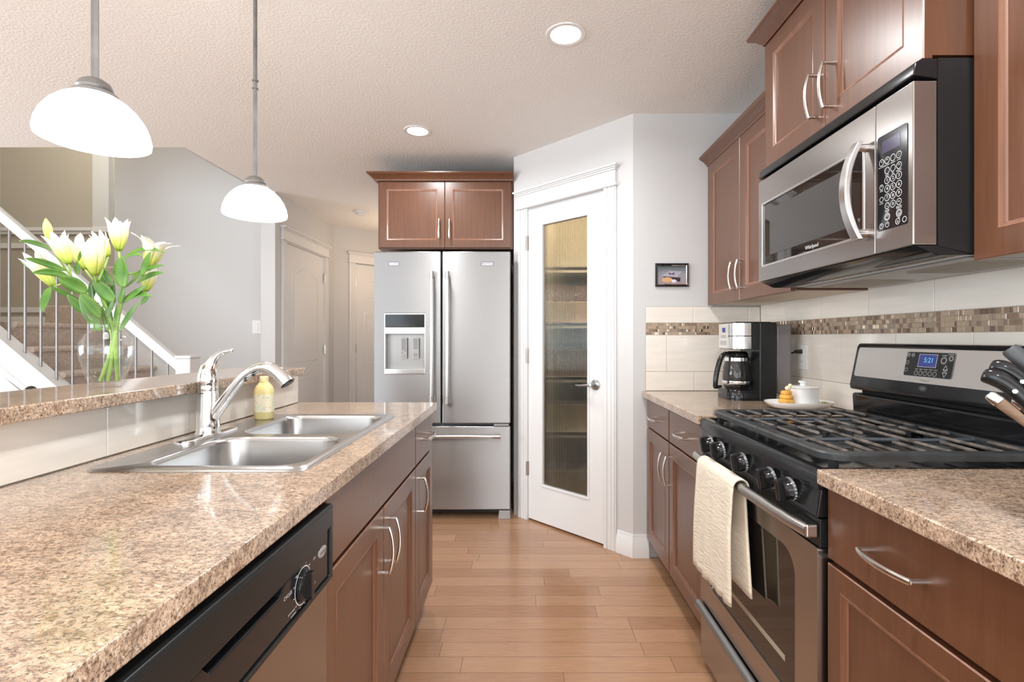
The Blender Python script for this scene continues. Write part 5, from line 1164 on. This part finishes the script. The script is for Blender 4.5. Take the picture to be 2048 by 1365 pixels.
def ip(cx, cy_, dy=0.0):
    """point above the vase projected from image coordinates: cx, cy_ are pixels in an enlarged image crop, dy is depth"""
    q = (VY + dy) / VY; k = 1.0 / (3.688 * 765.4)
    return Vector(((-1.3300 + cx * k) * q, VY + dy, CAM_H + (0.3357 - cy_ * k) * q))
def frame_to(d, roll=0.0):
    d = d.normalized(); a = Vector((0, -1, 0)); a = (a - d * a.dot(d)).normalized(); b = d.cross(a)
    m = Matrix((a, b, d)).transposed()
    return (m @ Matrix.Rotation(roll, 3, 'Z')).to_4x4()
def flower(base, tip, openness, parent, rad=0.019, roll=0.3, bud=False):
    rad *= 0.72; openness *= 0.8
    d = tip - base; L = d.length; Fm = Matrix.Translation(base) @ frame_to(d, roll)
    if bud:
        m = MB(Fm); rings = []; gs = []
        for i in range(15):
            s = i / 14; r = rad * (math.sin(PI * min(1, (s * 0.9 + 0.06))) ** 0.75) * (0.75 + 0.3 * s if s < 0.7 else 0.96 - (s - 0.7) * 0.9)
            rings.append([(r * (1 + 0.07 * math.cos(3 * a)) * math.cos(a), r * (1 + 0.07 * math.cos(3 * a)) * math.sin(a), s * L) for a in [2 * PI * k / 18 for k in range(18)]]); gs.append(s)
        m.loops(rings, True, True, True, gs=gs); return m.build('bud', 'budm', parent, sharp=80)
    m = MB(Fm)
    for k in range(6):
        a0 = 2 * PI * k / 6; inner = k % 2; W = 0.62 if inner else 0.54
        rows = []
        for i in range(13):
            s = i / 12
            r = rad * (0.34 + 1.05 * math.sin(PI * 0.5 * min(1, s * 1.5)) ** 0.9) * (0.93 if inner else 1.0)
            fl = max(0, (s - 0.62) / 0.38)
            r += openness * rad * (fl ** 1.7) * 2.6 + openness * rad * 0.55 * s
            z = s * L * (1 - 0.16 * openness * fl ** 2)
            wd_ = W * (1.0 - max(0, (s - 0.55) / 0.45) ** 2.2)
            row = []
            for j in range(7):
                q = (j - 3) / 3; aa = a0 + q * wd_ * (1 - 0.25 * openness * fl)
                rr = r * (1 - 0.05 * q * q) + 0.0012 * (1 - abs(q)) * (1 - s)
                row.append(m.v((rr * math.cos(aa), rr * math.sin(aa), z + 0.004 * openness * fl * (1 - q * q)), s))
            rows.append(row)
        for r0, r1 in zip(rows, rows[1:]):
            for j in range(6): m.f([r0[j], r0[j + 1], r1[j + 1], r1[j]])
    return m.build('flower', 'petal', parent, sharp=100, solid=0.0008)
def leaf(base, tip, w, parent, sag=0.0, face=0.5, dyt=0.0):
    """pointed leaf from base to tip; face 1 turns its blade to the room, 0 edge-on"""
    m = MB(); d = (tip - base) * 1.08; L = d.length; dn = d.normalized()
    side = dn.cross(Vector((0, -1, 0)));
    if side.length < 0.1: side = Vector((0, 0, 1))
    side.normalize(); nrm = side.cross(dn).normalized()
    side = (side * face + nrm * (1 - face)).normalized(); nrm = side.cross(dn).normalized()
    rows = []
    for i in range(13):
        s = i / 12; hw = 0.72 * w / 2 * max(0.0, (s ** 0.62) * ((1 - s) ** 0.8) / 0.375)
        hw = max(hw, 0.0008); c_ = base + d * s + Vector((0, 0, sag * 4 * s * (1 - s) - abs(sag) * 0.8 * s * s))
        rows.append([m.v(c_ + side * hw * q + nrm * (0.28 * hw * (abs(q) ** 1.3)), s) for q in (-1, -0.5, 0, 0.5, 1)])
    for a, b in zip(rows, rows[1:]):
        for j in range(4): m.f([a[j], a[j + 1], b[j + 1], b[j]])
    return m.build('leaf', 'leaf', parent, sharp=100, solid=0.0006)
def stem(pts, r0, r1, parent, name='stem'):
    P = [Vector(p) for p in pts]; out = []
    n = len(P)
    for i in range(n - 1):
        p0, p1, p2, p3 = P[max(i - 1, 0)], P[i], P[i + 1], P[min(i + 2, n - 1)]
        for k in range(6):
            u = k / 6; out.append(0.5 * ((2 * p1) + (p2 - p0) * u + (2 * p0 - 5 * p1 + 4 * p2 - p3) * u * u + (3 * p1 - p0 - 3 * p2 + p3) * u ** 3))
    out.append(P[-1]); m = MB(); m.tube(out, [r0 + (r1 - r0) * i / (len(out) - 1) for i in range(len(out))], 10); return m.build(name, 'stem', parent, sharp=80)
ZB = VZ + 0.016
def lily(label, foot, path, flowers, leaves):
    t = thing('lily_stem', label, 'lily', foot, group='lilies in the vase')
    node = path[-1]
    stem([foot] + path, 0.0048, 0.0036, t)
    for (bx, by, tx, ty, dy, op_, rad, bud, roll) in flowers:
        b = ip(bx, by, dy); tp = ip(tx, ty, dy * 1.25 - 0.004)
        nd = min(path, key=lambda q: (q - b).length)
        stem([nd, nd * 0.45 + b * 0.55 + Vector((0, 0, -0.004)), b - (b - tp).normalized() * -0.0 , b + (tp - b) * 0.04], 0.0026, 0.0024, t, 'pedicel')
        flower(b, tp, op_, t, rad, roll, bud)
    for (bx, by, tx, ty, d0_, d1_, w, sag, face) in leaves:
        leaf(ip(bx, by, d0_), ip(tx, ty, d1_), w / 2823, t, sag, face)
lily('lily stem leaning left with drooping buds and blossoms over the vase', Vector((VX - 0.012, VY - 0.004, ZB)), [ip(722, 960, 0.004), ip(640, 740, 0), ip(520, 620, -0.008), ip(420, 500, -0.01)],
     [(257, 243, 229, 62, 0.03, 0, 0.0155, True, 0.2), (400, 402, 290, 172, -0.02, 0.35, 0.0185, False, 0.5), (285, 565, 115, 325, 0.0, 0.3, 0.0185, False, 0.2)],
     [(290, 300, 52, 222, 0, 0.0, 62, 0.006, 0.6), (385, 450, 98, 356, -0.03, -0.05, 75, 0.004, 0.7), (400, 490, 148, 455, -0.02, -0.05, 76, 0.006, 0.75), (150, 450, 55, 385, 0, 0.01, 45, 0.0, 0.6), (540, 610, 335, 500, -0.03, -0.06, 150, 0.004, 0.95),
      (262, 568, 207, 742, -0.01, -0.03, 92, 0.0, 0.95), (500, 690, 275, 570, -0.01, -0.03, 70, 0.004, 0.7), (640, 900, 490, 640, -0.025, -0.035, 130, 0.0, 0.95), (560, 770, 400, 640, -0.015, -0.03, 120, 0.0, 0.8), (580, 700, 560, 540, 0.0, 0.01, 80, 0.0, 0.8), (420, 500, 520, 640, 0.0, 0.01, 60, 0, 0.6), (470, 480, 462, 385, -0.01, -0.02, 70, 0.0, 0.9)])
lily('upright middle lily stem with the large white blossom in front', Vector((VX + 0.002, VY + 0.002, ZB)), [ip(738, 940, 0.0), ip(690, 760, 0), ip(640, 640, -0.01), ip(610, 540, -0.02)],
     [(520, 440, 425, 205, 0.04, 0.75, 0.020, False, 0.1), (592, 482, 572, 196, -0.05, 0.28, 0.0235, False, 0.55), (690, 346, 605, 170, 0.03, 0.12, 0.0155, False, 0.1)],
     [(640, 800, 498, 630, -0.035, -0.05, 105, 0.0, 0.9), (745, 680, 590, 520, -0.02, -0.03, 140, 0.0, 0.95), (560, 680, 600, 540, 0.01, 0.02, 75, 0, 0.9), (470, 380, 505, 290, -0.01, -0.02, 45, 0, 0.8), (730, 560, 640, 425, 0.0, 0.01, 85, 0, 0.85), (690, 800, 735, 650, -0.02, -0.03, 60, 0, 0.7), (640, 790, 620, 690, 0.02, 0.03, 40, 0, 0.8), (600, 900, 540, 790, -0.02, -0.03, 50, 0, 0.7), (700, 760, 640, 480, 0.0, 0.02, 110, 0, 0.9), (720, 740, 730, 540, 0.02, 0.03, 95, 0, 0.8), (690, 900, 650, 720, -0.02, -0.03, 60, 0.0, 0.85), (740, 860, 760, 700, -0.02, -0.03, 55, 0.0, 0.7), (720, 830, 690, 690, 0.0, 0.0, 70, 0, 0.8)])
lily('lily stem leaning right with open blossoms over the vase', Vector((VX + 0.024, VY + 0.006, ZB)), [ip(745, 960, -0.004), ip(765, 790, 0), ip(795, 640, 0), ip(790, 480, 0)],
     [(768, 302, 760, 62, 0.0, 0.22, 0.021, False, 0.5), (985, 430, 1050, 195, 0.02, 0.95, 0.021, False, 0.25), (965, 600, 1010, 420, 0.05, 0.1, 0.0165, False, 0.3)],
     [(800, 578, 790, 360, -0.03, -0.04, 160, 0.0, 0.97), (790, 380, 930, 325, -0.02, -0.03, 55, 0.008, 0.6), (800, 360, 1080, 292, 0.0, 0.0, 50, 0.014, 0.6), (940, 492, 1000, 320, -0.02, -0.03, 78, 0, 0.85), (820, 572, 940, 475, -0.02, -0.03, 55, 0, 0.6), (860, 500, 1085, 405, 0.0, 0.01, 60, 0.004, 0.7), (900, 540, 1085, 458, 0.0, -0.01, 65, 0.004, 0.7),
      (790, 690, 960, 570, -0.01, -0.03, 80, 0.0, 0.7), (800, 690, 1000, 620, -0.02, -0.03, 80, 0.012, 0.7), (990, 620, 935, 695, -0.03, -0.03, 45, 0.0, 0.8), (770, 900, 905, 700, -0.01, -0.03, 75, 0.0, 0.75), (775, 690, 810, 560, -0.02, -0.03, 70, 0, 0.9)])
